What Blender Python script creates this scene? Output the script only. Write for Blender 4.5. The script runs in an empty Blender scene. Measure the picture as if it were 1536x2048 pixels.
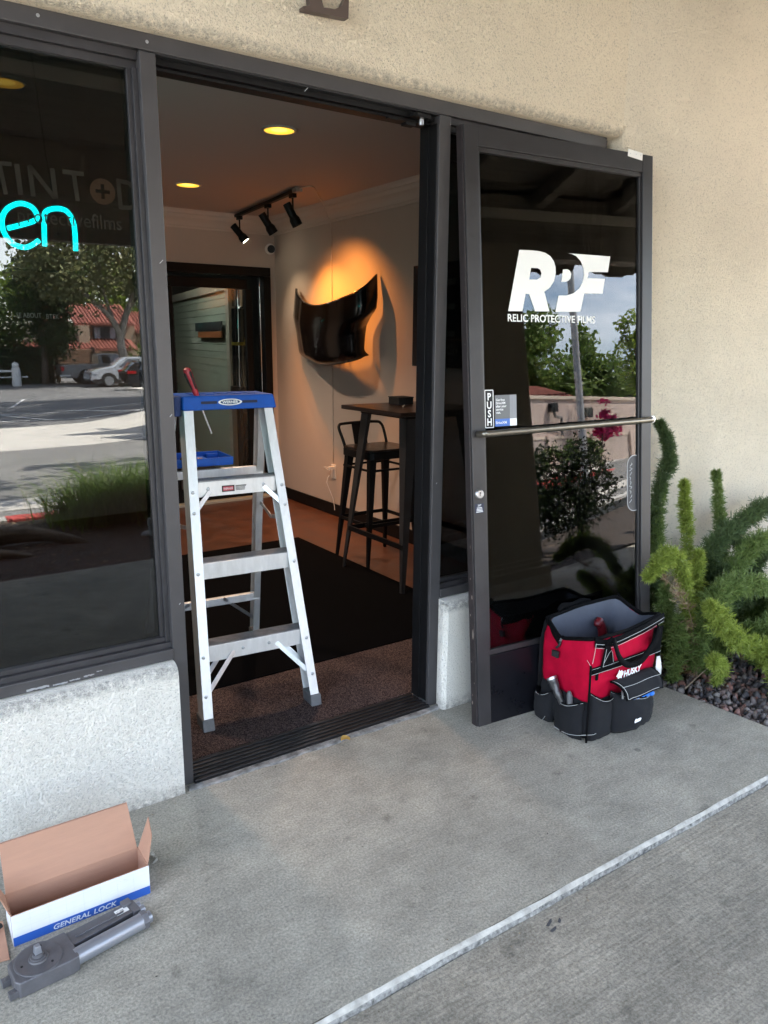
import bpy, math, random
import numpy as np
from mathutils import Matrix, Vector, Euler
random.seed(7); rng = np.random.default_rng(7)
S = bpy.context.scene
COL = S.collection
R_ = math.radians

# ------------------------------------------------------------------ camera
CAM = Vector((-0.7697, -2.2145, 1.4252)); yaw, pitch, roll = 0.9692, 0.2213, 0.0071
fw = Vector((math.cos(yaw)*math.cos(pitch), math.sin(yaw)*math.cos(pitch), -math.sin(pitch)))
rt = Vector((math.sin(yaw), -math.cos(yaw), 0)); up0 = rt.cross(fw)
r2 = rt*math.cos(roll)+up0*math.sin(roll); u2 = -rt*math.sin(roll)+up0*math.cos(roll)
cd = bpy.data.cameras.new('camera'); cam = bpy.data.objects.new('camera', cd); COL.objects.link(cam)
M = Matrix.Identity(4)
for i in range(3):
    M[i][0] = r2[i]; M[i][1] = u2[i]; M[i][2] = -fw[i]; M[i][3] = CAM[i]
cam.matrix_world = M
cd.sensor_fit = 'HORIZONTAL'; cd.sensor_width = 36; cd.lens = 36*1531/1536; cd.clip_end = 600; cd.clip_start = 0.05
S.camera = cam

# ------------------------------------------------------------------ sky, sun, exposure
SUN = Vector((0.50, 0.17, 0.83)).normalized()
W = bpy.data.worlds.new('World'); S.world = W; W.use_nodes = True
nt = W.node_tree; nt.nodes.clear()
out = nt.nodes.new('ShaderNodeOutputWorld'); bg = nt.nodes.new('ShaderNodeBackground')
sky = nt.nodes.new('ShaderNodeTexSky'); sky.sky_type = 'NISHITA'; sky.sun_disc = False
sky.sun_elevation = math.asin(SUN.z); sky.sun_rotation = math.atan2(SUN.x, SUN.y)
sky.altitude = 50; sky.air_density = 1.0; sky.dust_density = 1.2; sky.ozone_density = 1.0
tc = nt.nodes.new('ShaderNodeTexCoord'); mp = nt.nodes.new('ShaderNodeMapping'); mp.inputs['Scale'].default_value = (1.2, 1.2, 3.5)
nz = nt.nodes.new('ShaderNodeTexNoise'); nz.inputs['Scale'].default_value = 2.2; nz.inputs['Detail'].default_value = 7; nz.inputs['Roughness'].default_value = .62
cr = nt.nodes.new('ShaderNodeValToRGB'); cr.color_ramp.elements[0].position = .45; cr.color_ramp.elements[1].position = .74
cr.color_ramp.elements[1].color = (.75, .75, .75, 1)
mx = nt.nodes.new('ShaderNodeMix'); mx.data_type = 'RGBA'; mx.inputs['B'].default_value = (12.5, 12.6, 13.0, 1)
L = nt.links.new
L(tc.outputs['Generated'], mp.inputs['Vector']); L(mp.outputs[0], nz.inputs['Vector']); L(nz.outputs['Fac'], cr.inputs['Fac'])
L(cr.outputs['Color'], mx.inputs['Factor']); L(sky.outputs[0], mx.inputs['A']); L(mx.outputs['Result'], bg.inputs['Color'])
bg.inputs['Strength'].default_value = 0.11
L(bg.outputs[0], out.inputs[0])
sd = bpy.data.lights.new('sun', 'SUN'); sd.energy = 5.0; sd.angle = R_(.53); sd.color = (1, .955, .88)
so = bpy.data.objects.new('sun', sd); COL.objects.link(so); so.rotation_euler = SUN.to_track_quat('Z', 'Y').to_euler(); so.location = (20, 10, 40)
S.view_settings.view_transform = 'Standard'; S.view_settings.look = 'None'; S.view_settings.gamma = 1
S.view_settings.use_curve_mapping = False; S.view_settings.exposure = 3.58
S.render.engine = 'CYCLES'
S.cycles.max_bounces = 10; S.cycles.transparent_max_bounces = 16; S.cycles.glossy_bounces = 5; S.cycles.diffuse_bounces = 5
S.cycles.sample_clamp_indirect = 6; S.cycles.caustics_reflective = False; S.cycles.caustics_refractive = False

# ------------------------------------------------------------------ materials
MATS = {}
def mat(name, col, rough=.6, metal=0., var=0., vscale=6., bump=0., bscale=60., spec=.5, stretch=None, emit=None, es=0, col2=None, detail=6, coat=0.):
    if name in MATS: return MATS[name]
    m = bpy.data.materials.new(name); MATS[name] = m; m.use_nodes = True
    t = m.node_tree; b = t.nodes['Principled BSDF']
    b.inputs['Base Color'].default_value = (*col, 1); b.inputs['Roughness'].default_value = rough
    b.inputs['Metallic'].default_value = metal; b.inputs['Specular IOR Level'].default_value = spec
    if coat: b.inputs['Coat Weight'].default_value = coat
    if emit: b.inputs['Emission Color'].default_value = (*emit, 1); b.inputs['Emission Strength'].default_value = es
    need = var > 0 or bump > 0
    if need:
        g = t.nodes.new('ShaderNodeNewGeometry'); vec = g.outputs['Position']
        if stretch:
            mpp = t.nodes.new('ShaderNodeMapping'); mpp.inputs['Scale'].default_value = stretch
            t.links.new(vec, mpp.inputs['Vector']); vec = mpp.outputs[0]
    if var > 0:
        n = t.nodes.new('ShaderNodeTexNoise'); n.inputs['Scale'].default_value = vscale; n.inputs['Detail'].default_value = detail; n.inputs['Roughness'].default_value = .65
        t.links.new(vec, n.inputs['Vector'])
        r = t.nodes.new('ShaderNodeValToRGB'); r.color_ramp.elements[0].position = .3; r.color_ramp.elements[1].position = .7
        c2 = col2 or tuple(min(1, c*(1+var)) for c in col)
        r.color_ramp.elements[0].color = (*[c*(1-var) for c in col], 1); r.color_ramp.elements[1].color = (*c2, 1)
        t.links.new(n.outputs['Fac'], r.inputs['Fac']); t.links.new(r.outputs['Color'], b.inputs['Base Color'])
        ma = t.nodes.new('ShaderNodeMath'); ma.operation = 'MULTIPLY_ADD'; ma.inputs[1].default_value = .25; ma.inputs[2].default_value = rough-.12
        t.links.new(n.outputs['Fac'], ma.inputs[0]); t.links.new(ma.outputs[0], b.inputs['Roughness'])
    if bump > 0:
        n2 = t.nodes.new('ShaderNodeTexNoise'); n2.inputs['Scale'].default_value = bscale; n2.inputs['Detail'].default_value = 4
        t.links.new(vec, n2.inputs['Vector'])
        bp = t.nodes.new('ShaderNodeBump'); bp.inputs['Strength'].default_value = 1; bp.inputs['Distance'].default_value = bump
        t.links.new(n2.outputs['Fac'], bp.inputs['Height']); t.links.new(bp.outputs[0], b.inputs['Normal'])
    return m

def nodes_of(name):
    m = bpy.data.materials.new(name); MATS[name] = m; m.use_nodes = True
    return m, m.node_tree, m.node_tree.nodes['Principled BSDF']

def stucco(name, col, amp, bands=()):
    m, t, b = nodes_of(name); N = t.nodes.new; K = t.links.new
    g = N('ShaderNodeNewGeometry')
    def noise(sc, det=3, ro=.5):
        n = N('ShaderNodeTexNoise'); n.inputs['Scale'].default_value = sc; n.inputs['Detail'].default_value = det; n.inputs['Roughness'].default_value = ro
        K(g.outputs['Position'], n.inputs['Vector']); return n.outputs['Fac']
    a = noise(190, 3, .6); c = noise(14, 3, .6); big = noise(1.6, 5, .6); fine = noise(300, 2)
    # knocked-down peaks with small pits between them
    r = N('ShaderNodeMapRange'); r.inputs['From Min'].default_value = .34; r.inputs['From Max'].default_value = .58; K(a, r.inputs['Value'])
    s1 = N('ShaderNodeMath'); s1.operation = 'MULTIPLY_ADD'; s1.inputs[1].default_value = .55; K(c, s1.inputs[0]); K(r.outputs[0], s1.inputs[2])
    s2 = N('ShaderNodeMath'); s2.operation = 'MULTIPLY_ADD'; s2.inputs[1].default_value = .25; K(fine, s2.inputs[0]); K(s1.outputs[0], s2.inputs[2])
    bp = N('ShaderNodeBump'); bp.inputs['Distance'].default_value = amp; bp.inputs['Strength'].default_value = 1
    K(s2.outputs[0], bp.inputs['Height']); K(bp.outputs[0], b.inputs['Normal'])
    # a thin dark speck in the deepest grain
    p = N('ShaderNodeMapRange'); p.inputs['From Min'].default_value = .30; p.inputs['From Max'].default_value = .43; K(a, p.inputs['Value'])
    rr = N('ShaderNodeValToRGB'); rr.color_ramp.elements[0].position = .3; rr.color_ramp.elements[1].position = .75
    rr.color_ramp.elements[0].color = (*[x*.86 for x in col], 1); rr.color_ramp.elements[1].color = (*[min(1, x*1.06) for x in col], 1)
    K(big, rr.inputs['Fac'])
    mm = N('ShaderNodeMix'); mm.data_type = 'RGBA'; mm.inputs['A'].default_value = (*[x*.55 for x in col], 1)
    K(p.outputs[0], mm.inputs['Factor']); K(rr.outputs['Color'], mm.inputs['B']); last = mm.outputs['Result']
    # dirt on the trowelled sill lips and wall foot; darker band at header lip
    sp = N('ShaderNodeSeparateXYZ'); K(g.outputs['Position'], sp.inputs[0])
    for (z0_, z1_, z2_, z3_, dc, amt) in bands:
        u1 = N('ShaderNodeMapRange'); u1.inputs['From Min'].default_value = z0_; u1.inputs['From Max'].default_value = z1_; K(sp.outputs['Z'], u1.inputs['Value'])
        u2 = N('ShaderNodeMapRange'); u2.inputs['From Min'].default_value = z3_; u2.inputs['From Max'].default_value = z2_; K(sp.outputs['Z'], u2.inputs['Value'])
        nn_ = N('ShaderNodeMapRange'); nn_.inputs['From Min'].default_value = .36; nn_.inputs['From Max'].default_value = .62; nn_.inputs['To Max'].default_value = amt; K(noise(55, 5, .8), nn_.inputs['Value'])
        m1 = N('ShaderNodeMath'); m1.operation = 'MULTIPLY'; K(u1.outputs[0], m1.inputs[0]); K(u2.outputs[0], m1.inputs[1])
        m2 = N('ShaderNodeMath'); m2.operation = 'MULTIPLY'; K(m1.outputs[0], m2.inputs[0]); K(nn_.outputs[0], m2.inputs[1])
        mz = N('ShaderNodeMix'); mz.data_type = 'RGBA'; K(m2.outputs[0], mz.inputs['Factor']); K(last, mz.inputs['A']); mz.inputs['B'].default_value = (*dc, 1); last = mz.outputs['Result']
    K(last, b.inputs['Base Color'])
    b.inputs['Roughness'].default_value = .9
    return m

def concrete(name, col, broom, bs, stains):
    m, t, b = nodes_of(name); N = t.nodes.new; K = t.links.new
    g = N('ShaderNodeNewGeometry')
    def noise(sc, det=4, ro=.6, vec=None):
        n = N('ShaderNodeTexNoise'); n.inputs['Scale'].default_value = sc; n.inputs['Detail'].default_value = det; n.inputs['Roughness'].default_value = ro
        K(vec or g.outputs['Position'], n.inputs['Vector']); return n.outputs['Fac']
    mp_ = N('ShaderNodeMapping'); mp_.inputs['Rotation'].default_value = (0, 0, R_(2.5)); mp_.inputs['Scale'].default_value = (9, broom, 1)
    K(g.outputs['Position'], mp_.inputs['Vector'])
    st = noise(1.0, 3, .6, mp_.outputs[0]); fine = noise(150, 4, .75); big = noise(1.1, 6, .65); mid = noise(7, 6, .7); spot = noise(9, 3, .5)
    def mr(x, a, c, lo=0, hi=1):
        r = N('ShaderNodeMapRange'); r.inputs['From Min'].default_value = a; r.inputs['From Max'].default_value = c
        r.inputs['To Min'].default_value = lo; r.inputs['To Max'].default_value = hi; K(x, r.inputs['Value']); return r.outputs[0]
    def mul(a, c):
        r = N('ShaderNodeMath'); r.operation = 'MULTIPLY'; K(a, r.inputs[0])
        if isinstance(c, (int, float)): r.inputs[1].default_value = c
        else: K(c, r.inputs[1])
        return r.outputs[0]
    f = mul(mul(mul(mr(st, .3, .7, 1-bs, 1+bs), mr(big, .3, .7, 1-stains, 1+stains*.5)), mr(mid, .3, .7, .80, 1.14)), mul(mr(fine, .34, .66, .62, 1.36), mr(spot, .27, .34, .66, 1)))
    patch = noise(2.6, 7, .72); f = mul(f, mr(patch, .30, .40, .80, 1))
    vo = N('ShaderNodeTexVoronoi'); vo.inputs['Scale'].default_value = 3.1; K(g.outputs['Position'], vo.inputs['Vector'])
    wob = N('ShaderNodeMath'); wob.operation = 'MULTIPLY_ADD'; wob.inputs[1].default_value = .03; K(mid, wob.inputs[0]); K(vo.outputs['Distance'], wob.inputs[2])
    f = mul(f, mr(wob.outputs[0], .045, .062, .60, 1))
    vm = N('ShaderNodeVectorMath'); vm.operation = 'SCALE'; vm.inputs[0].default_value = col; K(f, vm.inputs['Scale'])
    K(vm.outputs[0], b.inputs['Base Color'])
    hh = N('ShaderNodeMath'); hh.operation = 'MULTIPLY_ADD'; hh.inputs[1].default_value = 1.2; K(st, hh.inputs[0]); K(fine, hh.inputs[2])
    bp = N('ShaderNodeBump'); bp.inputs['Distance'].default_value = .0016; K(hh.outputs[0], bp.inputs['Height']); K(bp.outputs[0], b.inputs['Normal'])
    b.inputs['Roughness'].default_value = .86
    return m

def glass(name, refl, tint, rough=0.0):
    m = bpy.data.materials.new(name); MATS[name] = m; m.use_nodes = True; t = m.node_tree; t.nodes.clear(); N = t.nodes.new; K = t.links.new
    o = N('ShaderNodeOutputMaterial'); mix = N('ShaderNodeMixShader'); gl = N('ShaderNodeBsdfGlossy'); tr = N('ShaderNodeBsdfTransparent')
    fr = N('ShaderNodeFresnel'); fr.inputs['IOR'].default_value = 1.5
    ma = N('ShaderNodeMath'); ma.operation = 'ADD'; ma.inputs[1].default_value = refl; ma.use_clamp = True
    gl.inputs['Roughness'].default_value = rough; gl.inputs['Color'].default_value = (1, 1, 1, 1); tr.inputs['Color'].default_value = (*tint, 1)
    K(fr.outputs[0], ma.inputs[0]); K(ma.outputs[0], mix.inputs[0]); K(tr.outputs[0], mix.inputs[1]); K(gl.outputs[0], mix.inputs[2]); K(mix.outputs[0], o.inputs[0])
    return m

def leafmat(name, col, col2, trans=.35, rough=.5):
    m = bpy.data.materials.new(name); MATS[name] = m; m.use_nodes = True; t = m.node_tree; b = t.nodes['Principled BSDF']; N = t.nodes.new; K = t.links.new
    g = N('ShaderNodeNewGeometry'); mix = N('ShaderNodeMix'); mix.data_type = 'RGBA'
    K(g.outputs['Random Per Island'], mix.inputs['Factor']); mix.inputs['A'].default_value = (*col, 1); mix.inputs['B'].default_value = (*col2, 1)
    K(mix.outputs['Result'], b.inputs['Base Color']); b.inputs['Roughness'].default_value = rough; b.inputs['Specular IOR Level'].default_value = .3
    tl = N('ShaderNodeBsdfTranslucent'); K(mix.outputs['Result'], tl.inputs['Color']); ms = N('ShaderNodeMixShader'); ms.inputs[0].default_value = trans
    o = t.nodes['Material Output']; K(b.outputs[0], ms.inputs[1]); K(tl.outputs[0], ms.inputs[2]); K(ms.outputs[0], o.inputs[0])
    return m

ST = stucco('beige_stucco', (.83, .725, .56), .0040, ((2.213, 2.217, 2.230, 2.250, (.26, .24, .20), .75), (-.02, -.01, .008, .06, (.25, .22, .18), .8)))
STR = stucco('plain_beige_stucco', (.83, .74, .59), .0040, ((-.06, -.05, -.03, .02, (.25, .22, .18), .8),))
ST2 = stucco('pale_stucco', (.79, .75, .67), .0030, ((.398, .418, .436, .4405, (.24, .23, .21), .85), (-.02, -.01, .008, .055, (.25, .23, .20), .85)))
CU = concrete('porch_concrete', (.335, .312, .255), 45, .07, .36)
CL = concrete('broomed_concrete', (.29, .262, .208), 120, .20, .40)
CN = mat('worn_white_nosing', (.38, .36, .315), .6, var=.38, vscale=26, bump=.0008, bscale=200)
BRZ = mat('bronze_frame', (.047, .044, .045), .42, 0, var=.12, vscale=9, bump=.0002, bscale=300)
BRD = mat('dark_door_frame', (.027, .025, .026), .38, 0, var=.18, vscale=14, bump=.0002, bscale=250)
BLK = mat('black_metal', (.005, .005, .0055), .45, var=.3, vscale=20, spec=.22)
BLKM = mat('matte_black', (.008, .008, .009), .7, var=.3, vscale=30)
ALU = mat('aluminium', (.72, .72, .72), .45, .55, var=.10, vscale=40, bump=.0001, bscale=400, stretch=(1, 1, .25))
ALD = mat('galvanised_steel', (.55, .57, .60), .35, .9, var=.15, vscale=30)
BLU = mat('blue_plastic', (.006, .085, .43), .5, var=.12, vscale=25, spec=.25)
GLASS = glass('window_glass', .006, (.93, .95, .94)); FILM = glass('tint_film', .0, (.07, .075, .08))
CGL = glass('clear_glass', .01, (.85, .87, .86))
WHT = mat('white_vinyl', (.86, .86, .85), .5, var=.03, vscale=8)
WPT = mat('white_paint', (.78, .77, .74), .6, var=.05, vscale=10)

# ------------------------------------------------------------------ object helpers
WM = {}
def wm(o): return WM.get(o.name, Matrix.Identity(4))
class MB:
    def __init__(s): s.v = []; s.f = []
    def add(s, vs, fs):
        k = len(s.v); s.v += [tuple(p) for p in vs]; s.f += [tuple(i+k for i in f) for f in fs]; return s
    def box(s, x0, x1, y0, y1, z0, z1, M=None):
        vs = [Vector((x, y, z)) for z in (z0, z1) for y in (y0, y1) for x in (x0, x1)]
        if M is not None: vs = [M @ p for p in vs]
        return s.add(vs, [(0, 2, 3, 1), (4, 5, 7, 6), (0, 1, 5, 4), (2, 6, 7, 3), (0, 4, 6, 2), (1, 3, 7, 5)])
    def hexa(s, a, b):   # two quads (4 pts each) joined
        return s.add(list(a)+list(b), [(3, 2, 1, 0), (4, 5, 6, 7), (0, 1, 5, 4), (1, 2, 6, 5), (2, 3, 7, 6), (3, 0, 4, 7)])
    def bar(s, p, q, w, d, side=(0, 1, 0)):   # rectangular bar from p to q: w across, d along 'side'
        p, q = Vector(p), Vector(q); z = (q-p).normalized(); y = Vector(side); y = (y-z*y.dot(z)).normalized(); x = y.cross(z)
        r = lambda c: [c-x*w/2-y*d/2, c+x*w/2-y*d/2, c+x*w/2+y*d/2, c-x*w/2+y*d/2]
        return s.hexa(r(p), r(q))
    def prism(s, poly, f, a, b):   # poly 2D extruded between a and b; f(u,v,t)->xyz
        n = len(poly); vs = [f(u, v, a) for u, v in poly]+[f(u, v, b) for u, v in poly]
        fs = [tuple(range(n-1, -1, -1)), tuple(range(n, 2*n))]+[(i, (i+1) % n, n+(i+1) % n, n+i) for i in range(n)]
        return s.add(vs, fs)
    def cyl(s, p, q, r0, r1=None, n=14, cap=True):
        r1 = r0 if r1 is None else r1; p, q = Vector(p), Vector(q); z = (q-p).normalized()
        x = z.orthogonal().normalized(); y = z.cross(x); vs = []
        for c, r in ((p, r0), (q, r1)):
            vs += [c+(x*math.cos(6.28318*i/n)+y*math.sin(6.28318*i/n))*r for i in range(n)]
        fs = [(i, (i+1) % n, n+(i+1) % n, n+i) for i in range(n)]
        if cap: fs += [tuple(range(n-1, -1, -1)), tuple(range(n, 2*n))]
        return s.add(vs, fs)
    def tube(s, pts, r, n=8, sub=1):
        P = [Vector(p) for p in pts]
        if sub > 1:
            Q = []
            for i in range(len(P)-1):
                a = P[max(i-1, 0)]; b = P[i]; c = P[i+1]; d = P[min(i+2, len(P)-1)]
                for k in range(sub):
                    t = k/sub; Q.append(.5*((2*b)+(c-a)*t+(2*a-5*b+4*c-d)*t*t+(3*b-a-3*c+d)*t**3))
            Q.append(P[-1]); P = Q
        m = len(P); rr = [r]*m if isinstance(r, (int, float)) else [np.interp(i/(m-1), np.linspace(0, 1, len(r)), r) for i in range(m)]
        t0 = (P[1]-P[0]).normalized(); x = t0.orthogonal().normalized(); vs = []
        for i in range(m):
            t = (P[min(i+1, m-1)]-P[max(i-1, 0)]).normalized(); x = (x-t*x.dot(t)).normalized(); y = t.cross(x)
            vs += [P[i]+(x*math.cos(6.28318*k/n)+y*math.sin(6.28318*k/n))*rr[i] for k in range(n)]
        fs = [(i*n+k, i*n+(k+1) % n, (i+1)*n+(k+1) % n, (i+1)*n+k) for i in range(m-1) for k in range(n)]
        fs += [tuple(range(n-1, -1, -1)), tuple(range((m-1)*n, m*n))]
        return s.add(vs, fs)
    def ell(s, c, r, nu=14, nv=8, M=None):
        vs = []; c = Vector(c)
        for j in range(nv+1):
            ph = math.pi*j/nv
            for i in range(nu):
                th = 2*math.pi*i/nu; p = Vector((r[0]*math.sin(ph)*math.cos(th), r[1]*math.sin(ph)*math.sin(th), r[2]*math.cos(ph)))
                vs.append(c+(M @ p if M is not None else p))
        return s.add(vs, [(j*nu+i, (j+1)*nu+i, (j+1)*nu+(i+1) % nu, j*nu+(i+1) % nu) for j in range(nv) for i in range(nu)])
    def lathe(s, prof, M=None, n=24):   # prof (r,z)
        vs = []
        for r, z in prof: vs += [Vector((r*math.cos(6.28318*i/n), r*math.sin(6.28318*i/n), z)) for i in range(n)]
        if M is not None: vs = [M @ p for p in vs]
        m = len(prof); fs = [(j*n+i, j*n+(i+1) % n, (j+1)*n+(i+1) % n, (j+1)*n+i) for j in range(m-1) for i in range(n)]
        fs += [tuple(range(n-1, -1, -1)), tuple(range((m-1)*n, m*n))]
        return s.add(vs, fs)
    def grid(s, rows):
        m = len(rows); n = len(rows[0]); vs = [p for r in rows for p in r]
        return s.add(vs, [(j*n+i, j*n+i+1, (j+1)*n+i+1, (j+1)*n+i) for j in range(m-1) for i in range(n-1)])
    def build(s, name, m, parent=None, smooth=False, bevel=0, local=False, seg=2, angle=40):
        me = bpy.data.meshes.new(name); me.from_pydata(s.v, [], s.f); me.update()
        if smooth:
            me.shade_smooth()
            if smooth != 'all':
                try: me.set_sharp_from_angle(angle=R_(angle))
                except Exception: pass
        o = link(name, me, m, parent, local)
        if bevel:
            md = o.modifiers.new('bevel', 'BEVEL'); md.width = bevel; md.segments = seg; md.limit_method = 'ANGLE'; md.angle_limit = R_(35)
        return o
def link(name, me, m, parent=None, local=False):
    o = bpy.data.objects.new(name, me); COL.objects.link(o)
    if m: me.materials.append(m)
    if parent is not None:
        o.parent = parent
        if local: WM[o.name] = wm(parent).copy()
        else: o.matrix_parent_inverse = wm(parent).inverted(); WM[o.name] = Matrix.Identity(4)
    return o
def tag(o, label=None, cat=None, group=None, kind=None):
    if label: o['label'] = label
    if cat: o['category'] = cat
    if group: o['group'] = group
    if kind: o['kind'] = kind
    return o
def root(name, loc, label, cat, rz=0, group=None, mtx=None):
    o = bpy.data.objects.new(name, None); COL.objects.link(o); o.empty_display_size = .1
    if mtx is not None: m = mtx
    else: m = Matrix.Translation(Vector(loc)) @ Matrix.Rotation(rz, 4, 'Z')
    o.matrix_world = m; WM[o.name] = m.copy()
    return tag(o, label, cat, group)
def struct(o): o['kind'] = 'structure'; return o
def copy_tree(src, loc=None, rz=None, parent=None, label=None):
    c = src.copy(); COL.objects.link(c)
    if parent is not None: c.parent = parent
    if loc is not None: c.location = loc
    if rz is not None: c.rotation_euler = (0, 0, rz)
    if label: c['label'] = label
    for ch in list(src.children): copy_tree(ch, parent=c)
    return c
def fast(name, V, F, m, parent=None, local=False):   # V (n,3), F (k,3|4) numpy
    me = bpy.data.meshes.new(name); V = np.asarray(V, dtype=np.float32); F = np.asarray(F, dtype=np.int32); k = F.shape[1]
    me.vertices.add(len(V)); me.vertices.foreach_set('co', V.ravel()); me.loops.add(F.size); me.loops.foreach_set('vertex_index', F.ravel())
    me.polygons.add(len(F)); me.polygons.foreach_set('loop_start', np.arange(0, F.size, k, dtype=np.int32)); me.polygons.foreach_set('loop_total', np.full(len(F), k, dtype=np.int32))
    me.update(calc_edges=True); return link(name, me, m, parent, local)
def curve_mesh(cu, M):
    ob = bpy.data.objects.new('tmp', cu); COL.objects.link(ob); dg = bpy.context.evaluated_depsgraph_get(); dg.update()
    me = bpy.data.meshes.new_from_object(ob.evaluated_get(dg)); bpy.data.objects.remove(ob); bpy.data.curves.remove(cu)
    me.transform(M); me.materials.clear(); return me
def text(s, size, M, m, name='lettering', parent=None, local=False, ext=.0, bold=0, align='LEFT', sx=1.0, space=1.0, shear=0, line=1.0, bev=0):
    cu = bpy.data.curves.new('t', 'FONT'); cu.body = s; cu.size = size; cu.extrude = ext; cu.offset = bold; cu.align_x = align
    cu.space_character = space; cu.shear = shear; cu.space_line = line; cu.resolution_u = 3
    return link(name, curve_mesh(cu, M @ Matrix.Diagonal((sx, 1, 1, 1))), m, parent, local)
def poly(loops, M, m, name, parent=None, local=False, ext=0):
    cu = bpy.data.curves.new('p', 'CURVE'); cu.dimensions = '2D'; cu.fill_mode = 'BOTH'; cu.extrude = ext
    for lp in loops:
        sp = cu.splines.new('POLY'); sp.points.add(len(lp)-1); sp.use_cyclic_u = True
        for i, p in enumerate(lp): sp.points[i].co = (p[0], p[1], 0, 1)
    return link(name, curve_mesh(cu, M), m, parent, local)
def frame(o, x, y):
    x = Vector(x).normalized(); y = Vector(y); y = (y-x*y.dot(x)).normalized(); z = x.cross(y); m = Matrix.Identity(4)
    for i in range(3): m[i][0] = x[i]; m[i][1] = y[i]; m[i][2] = z[i]; m[i][3] = o[i]
    return m
X, Y, Z = Vector((1, 0, 0)), Vector((0, 1, 0)), Vector((0, 0, 1))
def rrect(w, h, r, n=5, cx=0, cy=0):
    out = []
    for (sx, sy, a0) in ((1, 1, 0), (-1, 1, 90), (-1, -1, 180), (1, -1, 270)):
        for k in range(n+1):
            a = R_(a0+90*k/n); out.append((cx+sx*(w/2-r)+r*math.cos(a), cy+sy*(h/2-r)+r*math.sin(a)))
    return out
def leaves(name, blobs, n, size, m, parent, aspect=.55, hang=.0, shell=.55):
    """blobs: (x,y,z,rx,ry,rz). n leaf quads clustered on twigs through the crown's volume"""
    B = np.array(blobs); vol = B[:, 3]*B[:, 4]*B[:, 5]; pr = vol**.7; pr /= pr.sum()
    nc = max(20, n//22); bi = rng.choice(len(B), nc, p=pr); d = rng.normal(size=(nc, 3)); d /= np.linalg.norm(d, axis=1)[:, None]
    rad = shell+(1.04-shell)*rng.random(nc)**.7; cc = B[bi, :3]+d*rad[:, None]*B[bi, 3:]
    ci = rng.integers(0, nc, n); cs = .16*np.cbrt(B[bi].prod(axis=1) if False else vol[bi])
    P = cc[ci]+rng.normal(size=(n, 3))*(cs[ci][:, None])
    a = rng.normal(size=(n, 3)); a[:, 2] -= hang; a /= np.linalg.norm(a, axis=1)[:, None]
    b = rng.normal(size=(n, 3)); b[:, 2] += .2; b -= a*(a*b).sum(1)[:, None]; b /= np.linalg.norm(b, axis=1)[:, None]
    sz = size*(.6+.8*rng.random(n))[:, None]
    V = np.stack([P-a*sz, P+b*sz*aspect, P+a*sz, P-b*sz*aspect], 1).reshape(-1, 3)
    F = np.arange(4*n).reshape(-1, 4)
    return fast(name, V, F, m, parent)

# ================================================================== GROUND
def sh(x): return .45*min(max(0, x-2.2), 9)
def T(x, y):
    if y > -4.5: z = -.022
    else: z = max(-.17-.0334*(-y-4.5), -1.45)
    fade = min(max((-y-3.5)/2, 0), 1)*min(max((y+32)/14, 0), 1)
    return z+.11*min(max(0, x-4), 12)*fade
def strip(name, y0, y1, m, dz=0., x0=-30, x1=60, ny=6, bend=True, nx=70):
    xs = np.linspace(x0, x1, nx); b = MB()
    b.grid([[(x, (yy-(sh(x) if bend else 0)), T(x, yy-(sh(x) if bend else 0))+dz) for x in xs] for yy in np.linspace(y0, y1, ny)])
    return struct(b.build(name, m, smooth='all'))
MULCH = mat('dark_mulch', (.045, .032, .024), .95, var=.5, vscale=25, bump=.02, bscale=40)
ASPH = mat('asphalt', (.17, .165, .155), .9, var=.18, vscale=1.4, bump=.002, bscale=120)
ASPL = mat('parking_asphalt', (.13, .128, .125), .9, var=.2, vscale=.9)
CAP = mat('light_concrete', (.50, .47, .42), .9, var=.08, vscale=1.2, bump=.001, bscale=80)
REDP = mat('red_curb_paint', (.42, .06, .05), .8, var=.35, vscale=14)
LINE = mat('line_paint', (.62, .62, .60), .8, var=.2, vscale=5)
EARTH = mat('dry_earth', (.14, .12, .085), .95, var=.3, vscale=.3)

b = MB(); b.box(-400, 400, -400, 300, -1.9, -1.62); struct(b.build('ground', EARTH))
# porch slab: top at z=0, front edge y=-1.03, right edge slanted
b = MB(); n = 40
prof = [(-1.015, 0), (-1.017, -.001), (-1.0205, -.004), (-1.0235, -.011), (-1.026, -.022), (-1.027, -.06)]
sl = MB(); sl.add([(-6, .14, 0), (1.875, .14, 0), (1.956, -1.034, 0), (-.2, -1.0145, 0), (-6, -1.0145, 0), (1.875, .14, -.12), (1.956, -1.034, -.12)], [(4, 3, 2, 1, 0), (1, 2, 6, 5)])
slab = struct(sl.build('porch_slab', CU))
def nose(pr_, m, nm):
    nb = MB(); nb.grid([[(x, yy-.009*max(0, x+.2)+.0015*math.sin(x*9)+.0012*math.sin(x*37+yy*400), zz) for x in np.linspace(-6, 1.957, 260)] for yy, zz in pr_]); nb.build(nm, m, slab, smooth='all')
nose(prof[:4], CN, 'nosing'); nose(prof[3:], mat('speckled_step_face', (.17, .165, .155), .9, var=.75, vscale=70, col2=(.40, .39, .36), bump=.003, bscale=90), 'step_face')
# the lower walk in front of the step
xs = np.linspace(-30, 30, 90)
b = MB(); b.grid([[(x, -1.028-.009*max(0, min(x, 1.96)+.2) if k == 0 else -2.66-sh(x), -.024) for x in xs] for k in range(2)]); struct(b.build('walkway', CL))
strip('planter_bed', -2.66, -4.36, MULCH, -.012, ny=10)
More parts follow.
